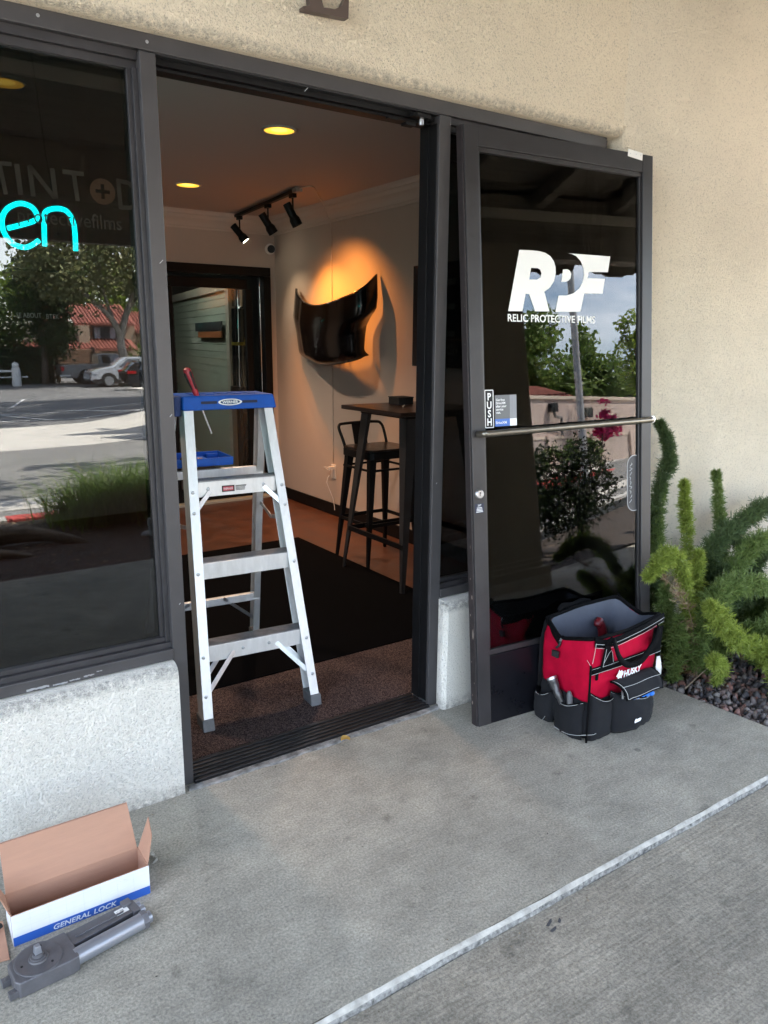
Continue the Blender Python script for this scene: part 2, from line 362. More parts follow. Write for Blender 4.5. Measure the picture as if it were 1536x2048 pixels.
# planter kerb
def kerb(name, y0, y1, ztop, m, x0, x1, nx=60):
    xs = np.linspace(x0, x1, nx); b = MB(); rows = []
    for dy, z in ((0, -.05), (.0, ztop-.01), (.012, ztop), (y0-y1-.02, ztop), (y0-y1, ztop-.02), (y0-y1+.015, -.25)):
        rows.append([(x, y0-dy-sh(x), z+(T(x, y0-.3-sh(x))-T(0, y0-.3))) for x in xs])
    b.grid(rows); return b.build(name, m)
k1 = kerb('kerb', -4.34, -4.49, -.005, mat('kerb_concrete', (.42, .40, .37), .85, var=.2, vscale=8), -30, .12)
k2 = kerb('kerb', -4.34, -4.49, -.0045, REDP, .12, 3.0); k3 = kerb('kerb', -4.34, -4.49, -.005, MATS['kerb_concrete'], 3.0, 40)
for k in (k1, k2, k3): struct(k)
strip('road', -4.49, -11.5, ASPH, 0, ny=16)
strip('gutter', -5.65, -6.3, CAP, .005, ny=3, x1=20)
strip('driveway_apron', -11.5, -16.6, CAP, .0, ny=10)
strip('parking_lot', -16.6, -56, ASPL, 0, ny=30)
lb = MB()
def seg(x0, y0, x1, y1, w=.1):
    d = Vector((x1-x0, y1-y0, 0)); nrm = Vector((-d.y, d.x, 0)).normalized()*w/2; k = 6
    for i in range(k):
        p = Vector((x0, y0, 0))+d*i/k; q = Vector((x0, y0, 0))+d*(i+1)/k
        lb.add([(a.x, a.y, T(a.x, a.y)+.012) for a in (p-nrm, q-nrm, q+nrm, p+nrm)], [(0, 1, 2, 3)])
for yy in (-19.2, -22.3): seg(-6, yy-.2, 14, yy+1.2, .14)
for i in range(9): seg(-3+i*2.1, -19.0+i*.14, -3.9+i*2.1, -22.6+i*.14, .12)
for i in range(5): seg(6.5+i*.55, -34-i*2.3, 15, -34-i*2.3, .12)
seg(3.5, -26, 5.1, -33, .1)
pm = lb.build('parking_lines', LINE); tag(pm, kind='structure')
# gravel bed
gb = MB(); gb.grid([[(x, y, -.05+.012*math.sin(x*3+y*5)) for x in np.linspace(1.86 if y > -1.1 else 1.86, 8, 30)] for y in np.linspace(.1, -1.035, 12)])
struct(gb.build('gravel_base', mat('gravel_dust', (.075, .065, .06), .95, var=.3, vscale=30)))
def stones():
    nS = 5200; ico = []
    ph = (1+5**.5)/2; iv = np.array([(-1, ph, 0), (1, ph, 0), (-1, -ph, 0), (1, -ph, 0), (0, -1, ph), (0, 1, ph), (0, -1, -ph), (0, 1, -ph), (ph, 0, -1), (ph, 0, 1), (-ph, 0, -1), (-ph, 0, 1)])/1.9
    fi = np.array([(0, 11, 5), (0, 5, 1), (0, 1, 7), (0, 7, 10), (0, 10, 11), (1, 5, 9), (5, 11, 4), (11, 10, 2), (10, 7, 6), (7, 1, 8), (3, 9, 4), (3, 4, 2), (3, 2, 6), (3, 6, 8), (3, 8, 9), (4, 9, 5), (2, 4, 11), (6, 2, 10), (8, 6, 7), (9, 8, 1)])
    V = []; F = []
    i = 0
    while i < nS:
        x = 1.88+rng.random()**1.4*2.6; y = -1.03+rng.random()*1.06
        if x < 1.895-(y)*.075+.008: continue
        s = .0085+.011*rng.random()**1.5; q = Euler(rng.random(3)*6).to_matrix()
        m = np.array(q) @ np.diag([s*(1+.5*rng.random()), s, s*(.6+.3*rng.random())])
        vv = (iv*(1+.22*rng.normal(size=(12, 1)))) @ m.T+np.array([x, y, -.042+.012*math.sin(x*3+y*5)+rng.random()*.022]); V.append(vv); F.append(fi+12*i); i += 1
    m = bpy.data.materials.new('pebble'); MATS['pebble'] = m; m.use_nodes = True; t = m.node_tree; bb = t.nodes['Principled BSDF']
    g = t.nodes.new('ShaderNodeNewGeometry'); r = t.nodes.new('ShaderNodeValToRGB'); e = r.color_ramp
    e.elements[0].color = (.035, .033, .036, 1); e.elements[1].position = 1; e.elements[1].color = (.22, .20, .18, 1)
    for p, c in ((.35, (.085, .072, .068)), (.55, (.13, .10, .09)), (.72, (.22, .10, .075)), (.88, (.16, .13, .115))): z = e.elements.new(p); z.color = (*c, 1)
    t.links.new(g.outputs['Random Per Island'], r.inputs['Fac']); t.links.new(r.outputs['Color'], bb.inputs['Base Color']); bb.inputs['Roughness'].default_value = .7
    o = fast('gravel', np.concatenate(V), np.concatenate(F), m); o.data.shade_smooth(); tag(o, kind='stuff', label='dark grey and reddish pebbles filling the bed by the wall', cat='gravel')
stones()

# ================================================================== SHOP BUILDING
bld = root('shop_building', (0, .3, 0), 'beige stucco shop front with bronze window frames and open doorway', 'building')
SF = -.045   # stucco face
def lip(z, y=.13, r=.022, up=1):   # wall profile in (y,z): rounded lower lip
    return None
# upper wall, rounded underside lip
zt = 4.3; z0 = 2.2124
prf = [(.13, z0), (SF+.030, z0), (SF+.017, z0+.003), (SF+.006, z0+.012), (SF+.001, z0+.024), (SF, z0+.04), (SF, zt), (.13, zt)]
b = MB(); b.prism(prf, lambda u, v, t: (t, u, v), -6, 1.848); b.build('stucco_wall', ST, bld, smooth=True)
# right wall with rounded vertical return
rr_ = [(1.848, .13), (1.848, SF+.03), (1.851, SF+.015), (1.860, SF+.005), (1.875, SF), (9, SF), (9, .13)]
b = MB(); b.prism(rr_, lambda u, v, t: (u, v, t), -.15, 2.2524); b.box(1.848, 9, SF, .13, 2.2524, zt); b.build('stucco_wall', STR, bld, smooth=True)
# sill walls
zs = .4457
prs = [(.13, -.15), (.13, zs-.004), (SF+.030, zs-.004), (SF+.013, zs-.010), (SF+.003, zs-.022), (SF, zs-.04), (SF, -.15)]
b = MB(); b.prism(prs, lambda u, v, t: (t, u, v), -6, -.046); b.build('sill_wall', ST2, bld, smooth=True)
prs2 = [(u-(.018 if u < 0 else 0), v) for u, v in prs]
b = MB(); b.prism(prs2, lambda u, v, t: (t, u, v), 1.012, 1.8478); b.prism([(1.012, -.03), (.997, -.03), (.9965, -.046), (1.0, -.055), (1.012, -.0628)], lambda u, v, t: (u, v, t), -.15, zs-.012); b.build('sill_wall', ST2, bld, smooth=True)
# storefront frame
FD = .10
def fr(name, x0, x1, z0, z1, y0=0., y1=FD, m=BRZ, bv=.0022): 
    b = MB(); b.box(x0, x1, y0, y1, z0, z1); return b.build(name, m, bld, bevel=bv)
Wd = .968
fr('header', -6, 1.81, 2.17, 2.2128)
fr('header_joint', -.0443, 1.0165, 2.166, 2.170, .006, .1, BLKM, 0)
fr('mullion', -.0443, 0, -.02, 2.166); fr('mullion', Wd, 1.0165, -.02, 2.166); fr('mullion', 1.775, 1.81, zs, 2.17)
fr('mullion', -2.4, -2.355, zs, 2.17); fr('mullion', 1.81, 1.8475, zs, 2.2128, .03, .1, BLKM, 0)
fr('sill', -6, -.0443, zs, zs+.035, -.004); fr('sill', 1.0165, 1.775, zs, zs+.035, -.004)
# stepped glazing stops round both windows
for (xa, xb) in ((-2.355, -.0443), (1.0165, 1.775)):
    st = MB(); st.box(xa, xb, .018, .10, 2.148, 2.17); st.box(xa, xb, .034, .09, 2.128, 2.148); st.box(xa, xb, .014, .1, zs+.035, zs+.052); st.box(xa, xb, .03, .09, zs+.052, zs+.066)
    st.box(xa, xa+.014, .022, .1, zs+.052, 2.128); st.box(xb-.014, xb, .022, .1, zs+.052, 2.128); st.box(xb-.026, xb-.014, .036, .09, zs+.066, 2.128); st.box(xa+.014, xa+.026, .036, .09, zs+.066, 2.128)
    st.build('glazing_stop', mat('dark_glazing_stop', (.028, .026, .028), .45, var=.25, vscale=15), bld, bevel=.001)
    g = MB(); g.add([(xa, .045, zs+.03), (xb, .045, zs+.03), (xb, .045, 2.15), (xa, .045, 2.15)], [(0, 1, 2, 3)]); pane = g.build('window_pane', GLASS, bld)
    g = MB(); g.add([(xa, .050, zs+.03), (xb, .050, zs+.03), (xb, .050, 2.15), (xa, .050, 2.15)], [(0, 1, 2, 3)]); g.build('tint_film', FILM, bld)
# door opening: stops, jamb liners, threshold
st = MB(); st.box(0, Wd, .03, .10, 2.150, 2.166); st.box(0, Wd, .05, .10, 2.142, 2.150); st.build('door_stop', BLK, bld, bevel=.001)
st = MB(); st.box(Wd-.003, Wd-.0005, .012, .10, .02, 2.142); st.box(Wd-.008, Wd-.003, .052, .10, .02, 2.142); st.build('door_jamb', BLK, bld, bevel=.001)
st = MB(); st.box(.0005, .003, .012, .10, .02, 2.142); st.box(.003, .008, .052, .10, .02, 2.142); st.build('door_jamb', BLK, bld, bevel=.001)
hw = MB(); hw.box(.855, .925, -.004, .02, 2.146, 2.158); hw.cyl((.865, -.006, 2.152), (.885, -.006, 2.152), .006); hw.box(.85, .89, .03, .06, 2.125, 2.135); hw.box(.78, .83, .035, .05, 2.135, 2.142)
hw.build('closer_bracket', BLK, bld, bevel=.001)
bt = MB(); bt.cyl((.905, .02, 2.148), (.905, .02, 2.128), .008); bt.build('pivot_bolt', ALD, bld)
tb = MB()
tb.box(.0, Wd, -.018, .125, -.01, .006)
for k in range(6): tb.box(.001, Wd-.001, -.012+k*.022, .0+k*.022, .006, .0125)
tb.build('threshold', mat('threshold_metal', (.018, .017, .018), .4, .3, var=.4, vscale=40), bld, bevel=.0015)
cp = MB(); xs = np.linspace(-.03, .995, 40); jg = lambda x, k: .004*math.sin(x*31+k)+.003*math.sin(x*73+2*k)
cp.grid([[(x, -.016, .004) for x in xs], [(x, -.036+jg(x, 1), .0045) for x in xs], [(x, -.046+jg(x, 2), .003) for x in xs], [(x, -.05+jg(x, 3), -.01) for x in xs]])
cp.build('threshold_mortar', mat('dirty_mortar', (.12, .118, .11), .95, var=.6, vscale=22, col2=(.34, .33, .31), bump=.004, bscale=90), bld, smooth='all')
# peeling paint and nail holes on the frame
pn = MB()
for (x, z, w, h) in ((-.30, zs+.012, .03, .008), (-.27, zs+.018, .016, .005), (-.44, zs+.008, .06, .010), (-.38, zs+.006, .04, .007), (-.34, zs+.009, .03, .006)):
    pts = [(x+w*(i/9-.5), z+(h*.5*random.uniform(.3, 1))*(1)) for i in range(10)]+[(x+w*(.5-i/9), z-(h*.5*random.uniform(.3, 1))) for i in range(10)]
    pn.add([(a, -.0055, c) for a, c in pts], [tuple(range(20))])
tag(pn.build('paint_chip', mat('primer_grey', (.27, .27, .275), .8), bld), kind='stuff')
for (x, z) in ((-.022, 2.19), (-.29, 2.195), (.0, 0)):
    if z: 
        s_ = MB(); s_.lathe([(.003, 0), (.0045, .001), (.0045, .0016), (.001, .002)], Matrix.Translation((x, -.001, z)) @ Matrix.Rotation(R_(90), 4, 'X'), 10); s_.build('screw_head', ALD, bld)
sc = MB()
for (x, z, l) in ((-.020, 1.63, .016), (-.015, 1.2, .012), (.45, 2.15, .02), (-.018, .62, .008), (.985, .9, .008)): sc.bar((x, -.0012, z), (x+l*.6, -.0012, z+l*.6), .0016, .0012)
tag(sc.build('paint_scratch', mat('scratch_grey', (.4, .4, .4), .6), bld), kind='stuff')

# interior shell
IW = mat('interior_wall_paint', (.52, .455, .40), .75, var=.03, vscale=2); CE = mat('ceiling_paint', (.50, .43, .40), .8)
FLR = mat('stained_concrete_floor', (.085, .034, .018), .38, var=.45, vscale=7, bump=.0004, bscale=60)
b = MB(); b.box(-3, 6, .126, 12, -.08, .0); struct(b.build('floor', FLR))
b = MB(); b.box(-3, 6, .126, 4.25, 2.43, 2.5); struct(b.build('ceiling', CE))
RW = 2.405; BW = 4.13
b = MB(); b.box(RW, RW+.1, .14, 4.3, 0, 2.43); b.build('interior_wall', IW, bld)
b = MB(); b.box(-3, 1.28, BW, BW+.12, 0, 2.43); b.box(1.28, 2.352, BW, BW+.12, 2.03, 2.43); b.box(2.352, RW, BW, BW+.12, 0, 2.43); b.build('interior_wall', IW, bld)
b = MB(); b.box(-3.1, -3, .14, 4.3, 0, 2.43); b.build('interior_wall', IW, bld)
b = MB(); b.box(-3, 9, .1305, .14, 2.25, 2.5); b.build('interior_wall', IW, bld)
crown = [(0, 2.30), (.012, 2.30), (.016, 2.312), (.028, 2.318), (.034, 2.335), (.05, 2.355), (.075, 2.372), (.085, 2.395), (.10, 2.40), (.105, 2.415), (.12, 2.43), (0, 2.43)]
b = MB(); b.prism(crown, lambda u, v, t: (RW-u, t, v), .14, BW); b.build('crown_moulding', mat('moulding_paint', (.62, .56, .50), .6), bld, smooth=True, angle=25)
b = MB(); b.prism(crown, lambda u, v, t: (t, BW-u, v), -3, RW-.001); b.build('crown_moulding', MATS['moulding_paint'], bld, smooth=True, angle=25)
b = MB(); b.box(RW-.014, RW, .14, BW, 0, .10); b.build('baseboard', BLK, bld, bevel=.003)
b = MB(); b.box(2.352, RW-.015, BW-.014, BW, 0, .10); b.build('baseboard', BLK, bld, bevel=.003)
# back room shell
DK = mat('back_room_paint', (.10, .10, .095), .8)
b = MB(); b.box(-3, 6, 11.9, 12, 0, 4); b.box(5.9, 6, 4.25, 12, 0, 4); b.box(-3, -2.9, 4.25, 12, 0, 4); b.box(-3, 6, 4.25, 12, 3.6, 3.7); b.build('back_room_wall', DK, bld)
# roof over shop (keeps sky out) and parapet
b = MB(); b.box(-6, 9, .14, 12.2, 4.1, 4.3); b.build('roof_deck', DK, bld)
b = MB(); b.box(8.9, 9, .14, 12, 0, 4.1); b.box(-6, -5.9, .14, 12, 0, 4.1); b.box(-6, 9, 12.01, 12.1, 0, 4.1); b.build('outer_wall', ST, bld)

# ================================================================== PORCH ROOF
prf_ = root('porch_roof', (-1, -3.3, 2.0), 'dark timber porch roof with sign board beam and scalloped valance', 'porch roof')
WD = mat('dark_soffit_timber', (.20, .18, .155), .8, var=.3, vscale=6, stretch=(.3, 8, 8)); WF = mat('fascia_paint', (.20, .175, .14), .8, var=.15, vscale=4)
zsl = lambda y: 3.62+(y)*.172
me = None
for k in range(23):
    y0 = -.06-k*.145; y1 = y0-.139
    if me is None:
        b = MB(); b.box(-2.2, 7, -.0695, .0695, -.012, .012); pl_ = b.build('soffit_board', WD, prf_); me = pl_.data
    else:
        pl_ = bpy.data.objects.new('soffit_board', me); COL.objects.link(pl_); pl_.parent = prf_; pl_.matrix_parent_inverse = wm(prf_).inverted()
    pl_.location = (0, (y0+y1)/2, zsl((y0+y1)/2)+.03); pl_.rotation_euler = (math.atan(.172), 0, 0)
for i in range(12):
    x = -2.1+i*.80; b = MB(); b.hexa([(x, -.06, zsl(-.06)-.12), (x+.09, -.06, zsl(-.06)-.12), (x+.09, -.06, zsl(-.06)), (x, -.06, zsl(-.06))], [(x, -3.3, zsl(-3.3)-.12), (x+.09, -3.3, zsl(-3.3)-.12), (x+.09, -3.3, zsl(-3.3)), (x, -3.3, zsl(-3.3))]); b.build('rafter', WD, prf_)
b = MB(); b.hexa([(-2.25, .0, 3.68), (7.05, .0, 3.68), (7.05, .0, 3.8), (-2.25, .0, 3.8)], [(-2.25, -3.42, 3.10), (7.05, -3.42, 3.10), (7.05, -3.42, 3.19), (-2.25, -3.42, 3.19)]); b.build('roof_sheet', WD, prf_)
b = MB(); b.box(-1.3, 2.75, -3.12, -3.04, 2.02, 2.63); b.build('sign_board', WF, prf_, bevel=.006)
b = MB(); b.box(-2.2, 7, -3.04, -2.90, 2.60, 3.10); b.build('beam', WD, prf_, bevel=.006)
b = MB(); b.box(-2.2, 7, -2.899, -2.86, 2.90, 2.97); b.build('trim_board', mat('pale_trim', (.5, .47, .42), .8), prf_)
# scalloped valance on the right
def scal(x): 
    k = (x-2.75) % .78/.78
    return 2.60+.12*(1 if k < .12 or k > .88 else (.35 if k < .2 or k > .8 else (0 if .35 < k < .65 else .18)))
xs = [2.75+i*.039 for i in range(109)]
b = MB(); b.grid([[(x, -3.36, scal(x)) for x in xs], [(x, -3.36, 3.12) for x in xs], [(x, -3.33, 3.12) for x in xs], [(x, -3.33, scal(x)) for x in xs], [(x, -3.36, scal(x)) for x in xs]]); b.build('valance', WD, prf_)
def column(x, y, label):
    c = root('porch_column', (x, y, -.024), label, 'column', group='porch columns')
    b = MB(); b.box(x-.33, x+.33, y-.30, y+.30, -.1, 2.66); b.build('shaft', mat('column_stucco', (.30, .265, .21), .9, var=.1, vscale=3, bump=.003, bscale=90), c, bevel=.02)
    b = MB(); b.box(x-.37, x+.37, y-.34, y+.34, -.12, .14); b.build('plinth', MATS['column_stucco'], c, bevel=.01)
    return c
column(2.86, -3.02, 'square stucco column mirrored in the glass of the leaning door')
column(-1.9, -3.02, 'square stucco column beyond the left end of the shop window')

# ================================================================== STEP LADDER
rz = R_(-4.9)
lad = root('step_ladder', (.3825, .262, .004), 'aluminium step ladder with a blue top standing open in the shop doorway', 'step ladder', rz=rz)
RUB = mat('ladder_foot_rubber', (.12, .12, .125), .6, var=.2, vscale=40); TRD = mat('ribbed_tread', (.30, .30, .31), .4, .6, var=.25, vscale=30)
lean = .25; tap = .0515
fx = lambda z: .2355-tap*z; fy = lambda z: lean*z
ry = lambda z: .80-(.80-.42)*z/1.15; rx = lambda z: .275-.068*z
def rail(xf, yf, sgn, zt, wd, dp, name):
    b = MB(); p = Vector((sgn*xf(.03), yf(.03), .03)); q = Vector((sgn*xf(zt), yf(zt), zt))
    ix = Vector((-sgn, 0, 0)); ax = (q-p).normalized(); dy = Vector((0, 1, 0)); dy = (dy-ax*dy.dot(ax)).normalized()
    def slabp(x0, x1, y0, y1):
        f = lambda c: [c+ix*x0+dy*y0, c+ix*x1+dy*y0, c+ix*x1+dy*y1, c+ix*x0+dy*y1]
        b.hexa(f(p), f(q))
    slabp(0, wd, 0, .0025); slabp(0, wd, dp-.0025, dp); slabp(0, .003, .0025, dp-.0025)   # C channel: two flanges and a web
    return b.build(name, ALU, lad, local=True, bevel=.0008)
for sg in (-1, 1):
    rail(fx, fy, sg, 1.17, .036, .072, 'front_rail'); rail(rx, ry, sg, 1.15, .032, .045, 'rear_rail')
    ft = MB(); x0, x1 = sorted((sg*(fx(0)+.004), sg*(fx(0)-.040)))
    ft.hexa([(x0, -.004, 0), (x1, -.004, 0), (x1, .082, 0), (x0, .082, 0)], [(x0+.0, .006, .045), (x1, .006, .045), (x1, .09, .045), (x0, .09, .045)]); ft.build('foot', RUB, lad, local=True, bevel=.003)
    ft = MB(); x0, x1 = sorted((sg*(rx(0)+.003), sg*(rx(0)-.035)))
    ft.box(x0, x1, ry(0)-.006, ry(0)+.05, 0, .04); ft.build('foot', RUB, lad, local=True, bevel=.003)
    # knee braces
    def brace(p, q, w=.018): 
        b = MB(); b.bar(p, q, w, .003, (0, 1, 0)); b.bar(Vector(p)+Vector((0, .006, 0)), Vector(q)+Vector((0, .006, 0)), w*.35, .012, (0, 1, 0)); b.build('knee_brace', ALD, lad, local=True, bevel=.0006)
    z1, z2 = .30, .895
    brace((sg*.085, fy(z1-.01)+.008, z1-.035), (sg*(fx(.125)-.018), fy(.125)+.006, .125))
    brace((sg*.105, fy(z1-.01)+.06, z1-.035), (sg*(fx(.14)-.012), fy(.14)+.062, .14))
    brace((sg*.10, fy(z2)+.008, z2-.03), (sg*(fx(.78)-.018), fy(.78)+.006, .785))
    brace((sg*.08, ry(.26)+.006, .25), (sg*(rx(.1)-.014), ry(.1)+.006, .10), .014)
    # spreader between the front and rear rail
    b = MB(); b.bar((sg*(fx(.72)-.006), fy(.72)+.07, .72), (sg*(fx(.68)-.006), (fy(.68)+ry(.68))/2, .70), .016, .004, (1, 0, 0)); b.bar((sg*(fx(.68)-.012), (fy(.68)+ry(.68))/2, .70), (sg*(rx(.72)-.01), ry(.72), .72), .016, .004, (1, 0, 0)); b.build('spreader_bar', ALD, lad, local=True)
rv = MB(); rv.lathe([(.0066, 0), (.006, .0015), (.0035, .0026), (.0008, .003)], n=10); rme = None
def rivet(x, y, z):
    global rme
    if rme is None: o = rv.build('rivet', ALD, lad, local=True, smooth='all'); rme = o.data
    else: o = bpy.data.objects.new('rivet', rme); COL.objects.link(o); o.parent = lad
    o.location = (x, y, z); o.rotation_euler = (R_(90), 0, 0)
for i, zc in enumerate((.30, .60, .895)):
    h = .062 if i < 2 else .058; w = fx(zc)-.003; y0 = fy(zc)+.004; D_ = .075
    s_ = MB(); s_.box(-w, w, y0, y0+.003, zc-h, zc); s_.box(-w, w, y0+D_, y0+D_+.003, zc-.03, zc); st_ = s_.build('step', ALU, lad, local=True, bevel=.0015)
    s_ = MB(); s_.box(-w, w, y0+.003, y0+D_, zc-.004, zc)
    for k in range(7): s_.box(-w, w, y0+.004+k*.0102, y0+.0085+k*.0102, zc, zc+.0032)
    s_.build('tread', TRD, st_, bevel=0, local=True)
    for sg in (-1, 1): rivet(sg*(fx(zc-.035)-.014), fy(zc-.035)-.0002, zc-.035)
    if i == 0:
        for sx in (-.05, .055): rivet(sx, y0-.0002, zc-.03)
    if i == 2:
        for sx in (-.115, .105): rivet(sx, y0-.0002, zc-.028)
for sg in (-1, 1):
    for z in (.125, .785): rivet(sg*(fx(z)-.014), fy(z)-.0002, z)
for z in (.24, .88):
    b = MB(); b.box(-rx(z)+.003, rx(z)-.003, ry(z)+.004, ry(z)+.007, z-.022, z+.012); b.box(-rx(z)+.003, rx(z)-.003, ry(z)+.007, ry(z)+.03, z+.009, z+.012); b.build('rear_crossbar', ALU, lad, local=True, bevel=.001)
# blue cap
tx = .178; cap = MB()
yc0 = fy(1.165)-.012; yc1 = yc0+.20
cap.hexa([(-tx-.004, yc0-.004, 1.158), (tx+.010, yc0-.004, 1.158), (tx+.010, yc1, 1.158), (-tx-.004, yc1, 1.158)], [(-tx-.002, yc0+.004, 1.212), (tx, yc0+.004, 1.212), (tx, yc1-.006, 1.212), (-tx-.002, yc1-.006, 1.212)])
capo = cap.build('top_cap', BLU, lad, local=True, bevel=.006, seg=3)
ear = MB(); ear.hexa([(-tx-.028, yc0+.03, 1.135), (-tx-.004, yc0+.03, 1.135), (-tx-.004, yc1-.01, 1.135), (-tx-.028, yc1-.01, 1.135)], [(-tx-.03, yc0+.015, 1.21), (-tx-.002, yc0+.015, 1.21), (-tx-.002, yc1-.01, 1.21), (-tx-.03, yc1-.01, 1.21)])
ear.build('cap_side_tray', mat('navy_plastic', (.008, .03, .13), .5), capo, local=True, bevel=.004)
nrm = Vector((0, -.054, .008)).normalized(); upc = Vector((0, .008, .054)).normalized()
CM = frame((0, yc0-.001, 1.186), X, upc)     # front face of the cap, origin at its centre
lw = wm(lad) @ CM @ Matrix.Translation((0, 0, .0009))
def capm(dz): return wm(lad) @ CM @ Matrix.Translation((0, 0, dz))
ovl = lambda a, c, n=28: [(a*math.cos(6.28318*i/n), c*math.sin(6.28318*i/n)) for i in range(n)]
poly([ovl(.047, .0125)], capm(.0012), WHT, 'logo_oval', capo); poly([ovl(.0385, .0088)], capm(.0016), mat('navy_print', (.02, .04, .14), .5), 'logo_oval', capo)
text('WERNER', .0145, capm(.0020) @ Matrix.Translation((0, -.0049, 0)), WHT, 'logo_lettering', capo, bold=.0005, align='CENTER', sx=1.05)
for cx in (-.082, .078): poly([rrect(.062, .0105, .003, cx=cx)], capm(.0012), mat('slot_shadow', (.004, .012, .05), .6), 'slot', capo)
tp = MB()
for i in range(5): tp.box(-.13+i*.055, -.10+i*.055, yc0+.05, yc1-.05, 1.2125, 1.215)
tp.build('cap_rib', BLU, capo, local=True, bevel=.001)
# third step label
z3 = .895; y3 = fy(z3)+.0035
LM = wm(lad) @ frame((0, y3, z3-.032), X, Z)
poly([[(-.062, -.012), (-.012, -.012), (-.012, .012), (-.062, .012)]], LM @ Matrix.Translation((0, 0, .0006)), BLKM, 'warning_label', lad)
poly([[(-.057, -.008), (-.017, -.008), (-.017, .008), (-.057, .008)]], LM @ Matrix.Translation((0, 0, .0010)), mat('label_red', (.62, .10, .13), .5), 'warning_label', lad)
text('WERNER', .0105, LM @ Matrix.Translation((-.056, -.0036, .0014)), WHT, 'label_lettering', lad, sx=.9)
b = MB(); [b.box(-.008, -.008+random.uniform(.034, .05), -.0004, .0, z, z+.0022) for z in (-.009, -.0045, 0, .0045, .008)]; q_ = b.build('label_print', BLKM, lad); q_.matrix_parent_inverse = Matrix.Identity(4); q_.matrix_basis = Matrix.Translation((0, y3-.0004, z3-.032))
# blue pail shelf behind the third step
ps = MB(); ps.box(-.20, .045, .40, .60, .925, .930); ps.box(-.20, .045, .40, .405, .930, .957); ps.box(-.20, .045, .595, .60, .930, .957); ps.box(-.20, -.195, .405, .595, .930, .957); ps.box(.04, .045, .405, .595, .930, .957)
ps.box(-.19, -.08, .50, .503, .930, .945); ps.box(-.02, .03, .55, .56, .930, .952); ps.box(-.06, -.03, .44, .58, .930, .940)
ps.build('pail_shelf', BLU, lad, local=True, bevel=.003)
# loose screws and bits in the tray
bits = root('screw_pile', (.30, .73, .935), 'small heap of dark screws and brass bits in the blue ladder tray', 'screws')
cols = [mat('brass', (.45, .27, .08), .35, .8), mat('dark_steel', (.05, .045, .04), .4, .7), mat('bright_steel', (.6, .6, .6), .3, .9)]
Wl = wm(lad)
mbs = [MB(), MB(), MB()]
for i in range(46):
    c = Wl @ Vector((-.125+random.gauss(0, .026), .455+random.gauss(0, .022), .936+abs(random.gauss(0, .009)))); d = Vector((random.gauss(0, 1), random.gauss(0, 1), random.gauss(0, .35))).normalized(); k = random.choice((0, 1, 1, 2))
    l = random.uniform(.008, .018); mbs[k].cyl(c-d*l, c+d*l, .0022, .0014, 6); mbs[k].cyl(c-d*l, c-d*(l-.002), .0045, .0045, 8)
for k in range(3): tag(mbs[k].build('screws', cols[k], bits), kind='stuff')
# screwdriver standing in the cap
sdv = root('screwdriver', (.30, .60, 1.20), 'red and black handled screwdriver poking up through the blue ladder top', 'screwdriver')
p0 = Vector((.252, .575, 1.318)); p1 = Vector((.342, .578, 1.070)); ax = (p1-p0).normalized(); mm_ = frame(p0, ax.orthogonal(), ax.cross(ax.orthogonal()))
b = MB(); b.lathe([(.004, -.002), (.0125, .003), (.0150, .014), (.0150, .035), (.0125, .060), (.0105, .08), (.012, .092), (.008, .112)], mm_, 16)
sg_ = frame(p0, ax.orthogonal(), ax.cross(ax.orthogonal()))
if (sg_ @ Vector((0, 0, 1))-p0).dot(ax) < 0: print('axis flip')
b.build('handle', mat('screwdriver_red', (.38, .02, .035), .4), sdv, smooth=True)
b = MB()
xo = ax.orthogonal().normalized(); yo = ax.cross(xo)
for k in range(4):
    a = 1.57*k+.4; o_ = (xo*math.cos(a)+yo*math.sin(a))*.0112
    b.tube([p0+ax*.006+o_*.6, p0+ax*.02+o_*1.1, p0+ax*.05+o_*1.0, p0+ax*.082+o_*.7], [.004, .0062, .0055, .004], 8)
b.build('grip', BLKM, sdv, smooth=True)
b = MB(); b.cyl(p0+ax*.110, p1, .0032, .0032, 10); b.build('shaft', ALD, sdv, smooth=True)

# ================================================================== LEANING DOOR
O = Vector((1.0271, -.2419, 0)); ro, le = -.08263, .09686
du = Vector((math.cos(ro), math.sin(ro), 0)); dw = Vector((-math.sin(ro), math.cos(ro), 0)); dup = dw*math.sin(le)+Z*math.cos(le); dn = du.cross(dup)
DM = Matrix.Identity(4)
for i in range(3): DM[i][0] = du[i]; DM[i][1] = dup[i]; DM[i][2] = dn[i]; DM[i][3] = O[i]
door = root('glass_door', O, 'dark framed glass door lifted off and leaned against the shop front', 'door', mtx=DM)
DW, DH, DT = .918, 2.155, .044
def dbox(name, a0, a1, b0, b1, c0=-DT, c1=0., m=BRD, bv=.0015, par=None):
    b = MB(); b.box(a0, a1, b0, b1, c0, c1); return b.build(name, m, par or door, local=True, bevel=bv)
dbox('stile', 0, .058, .0, DH); dbox('stile', DW-.056, DW, .0, DH)
dbox('top_rail', .0585, DW-.0565, DH-.066, DH, -DT, -.0008); dbox('bottom_rail', .0585, DW-.0565, .0, .268, -DT, -.0008, m=mat('kick_panel_black', (.006, .006, .008), .3, var=.2, vscale=10, spec=.25), bv=.0025)
dbox('glazing_bead', .0585, DW-.0565, .268, .288, -.034, -.006); dbox('glazing_bead', .0585, DW-.0565, DH-.082, DH-.066, -.034, -.006); dbox('glazing_bead', .0585, .068, .288, DH-.082, -.034, -.008); dbox('glazing_bead', DW-.0665, DW-.0565, .288, DH-.082, -.034, -.008)
def dquad(name, a0, a1, b0, b1, c, m, par=None):
    b = MB(); b.add([(a0, b0, c), (a1, b0, c), (a1, b1, c), (a0, b1, c)], [(0, 1, 2, 3)]); return b.build(name, m, par or door, local=True)
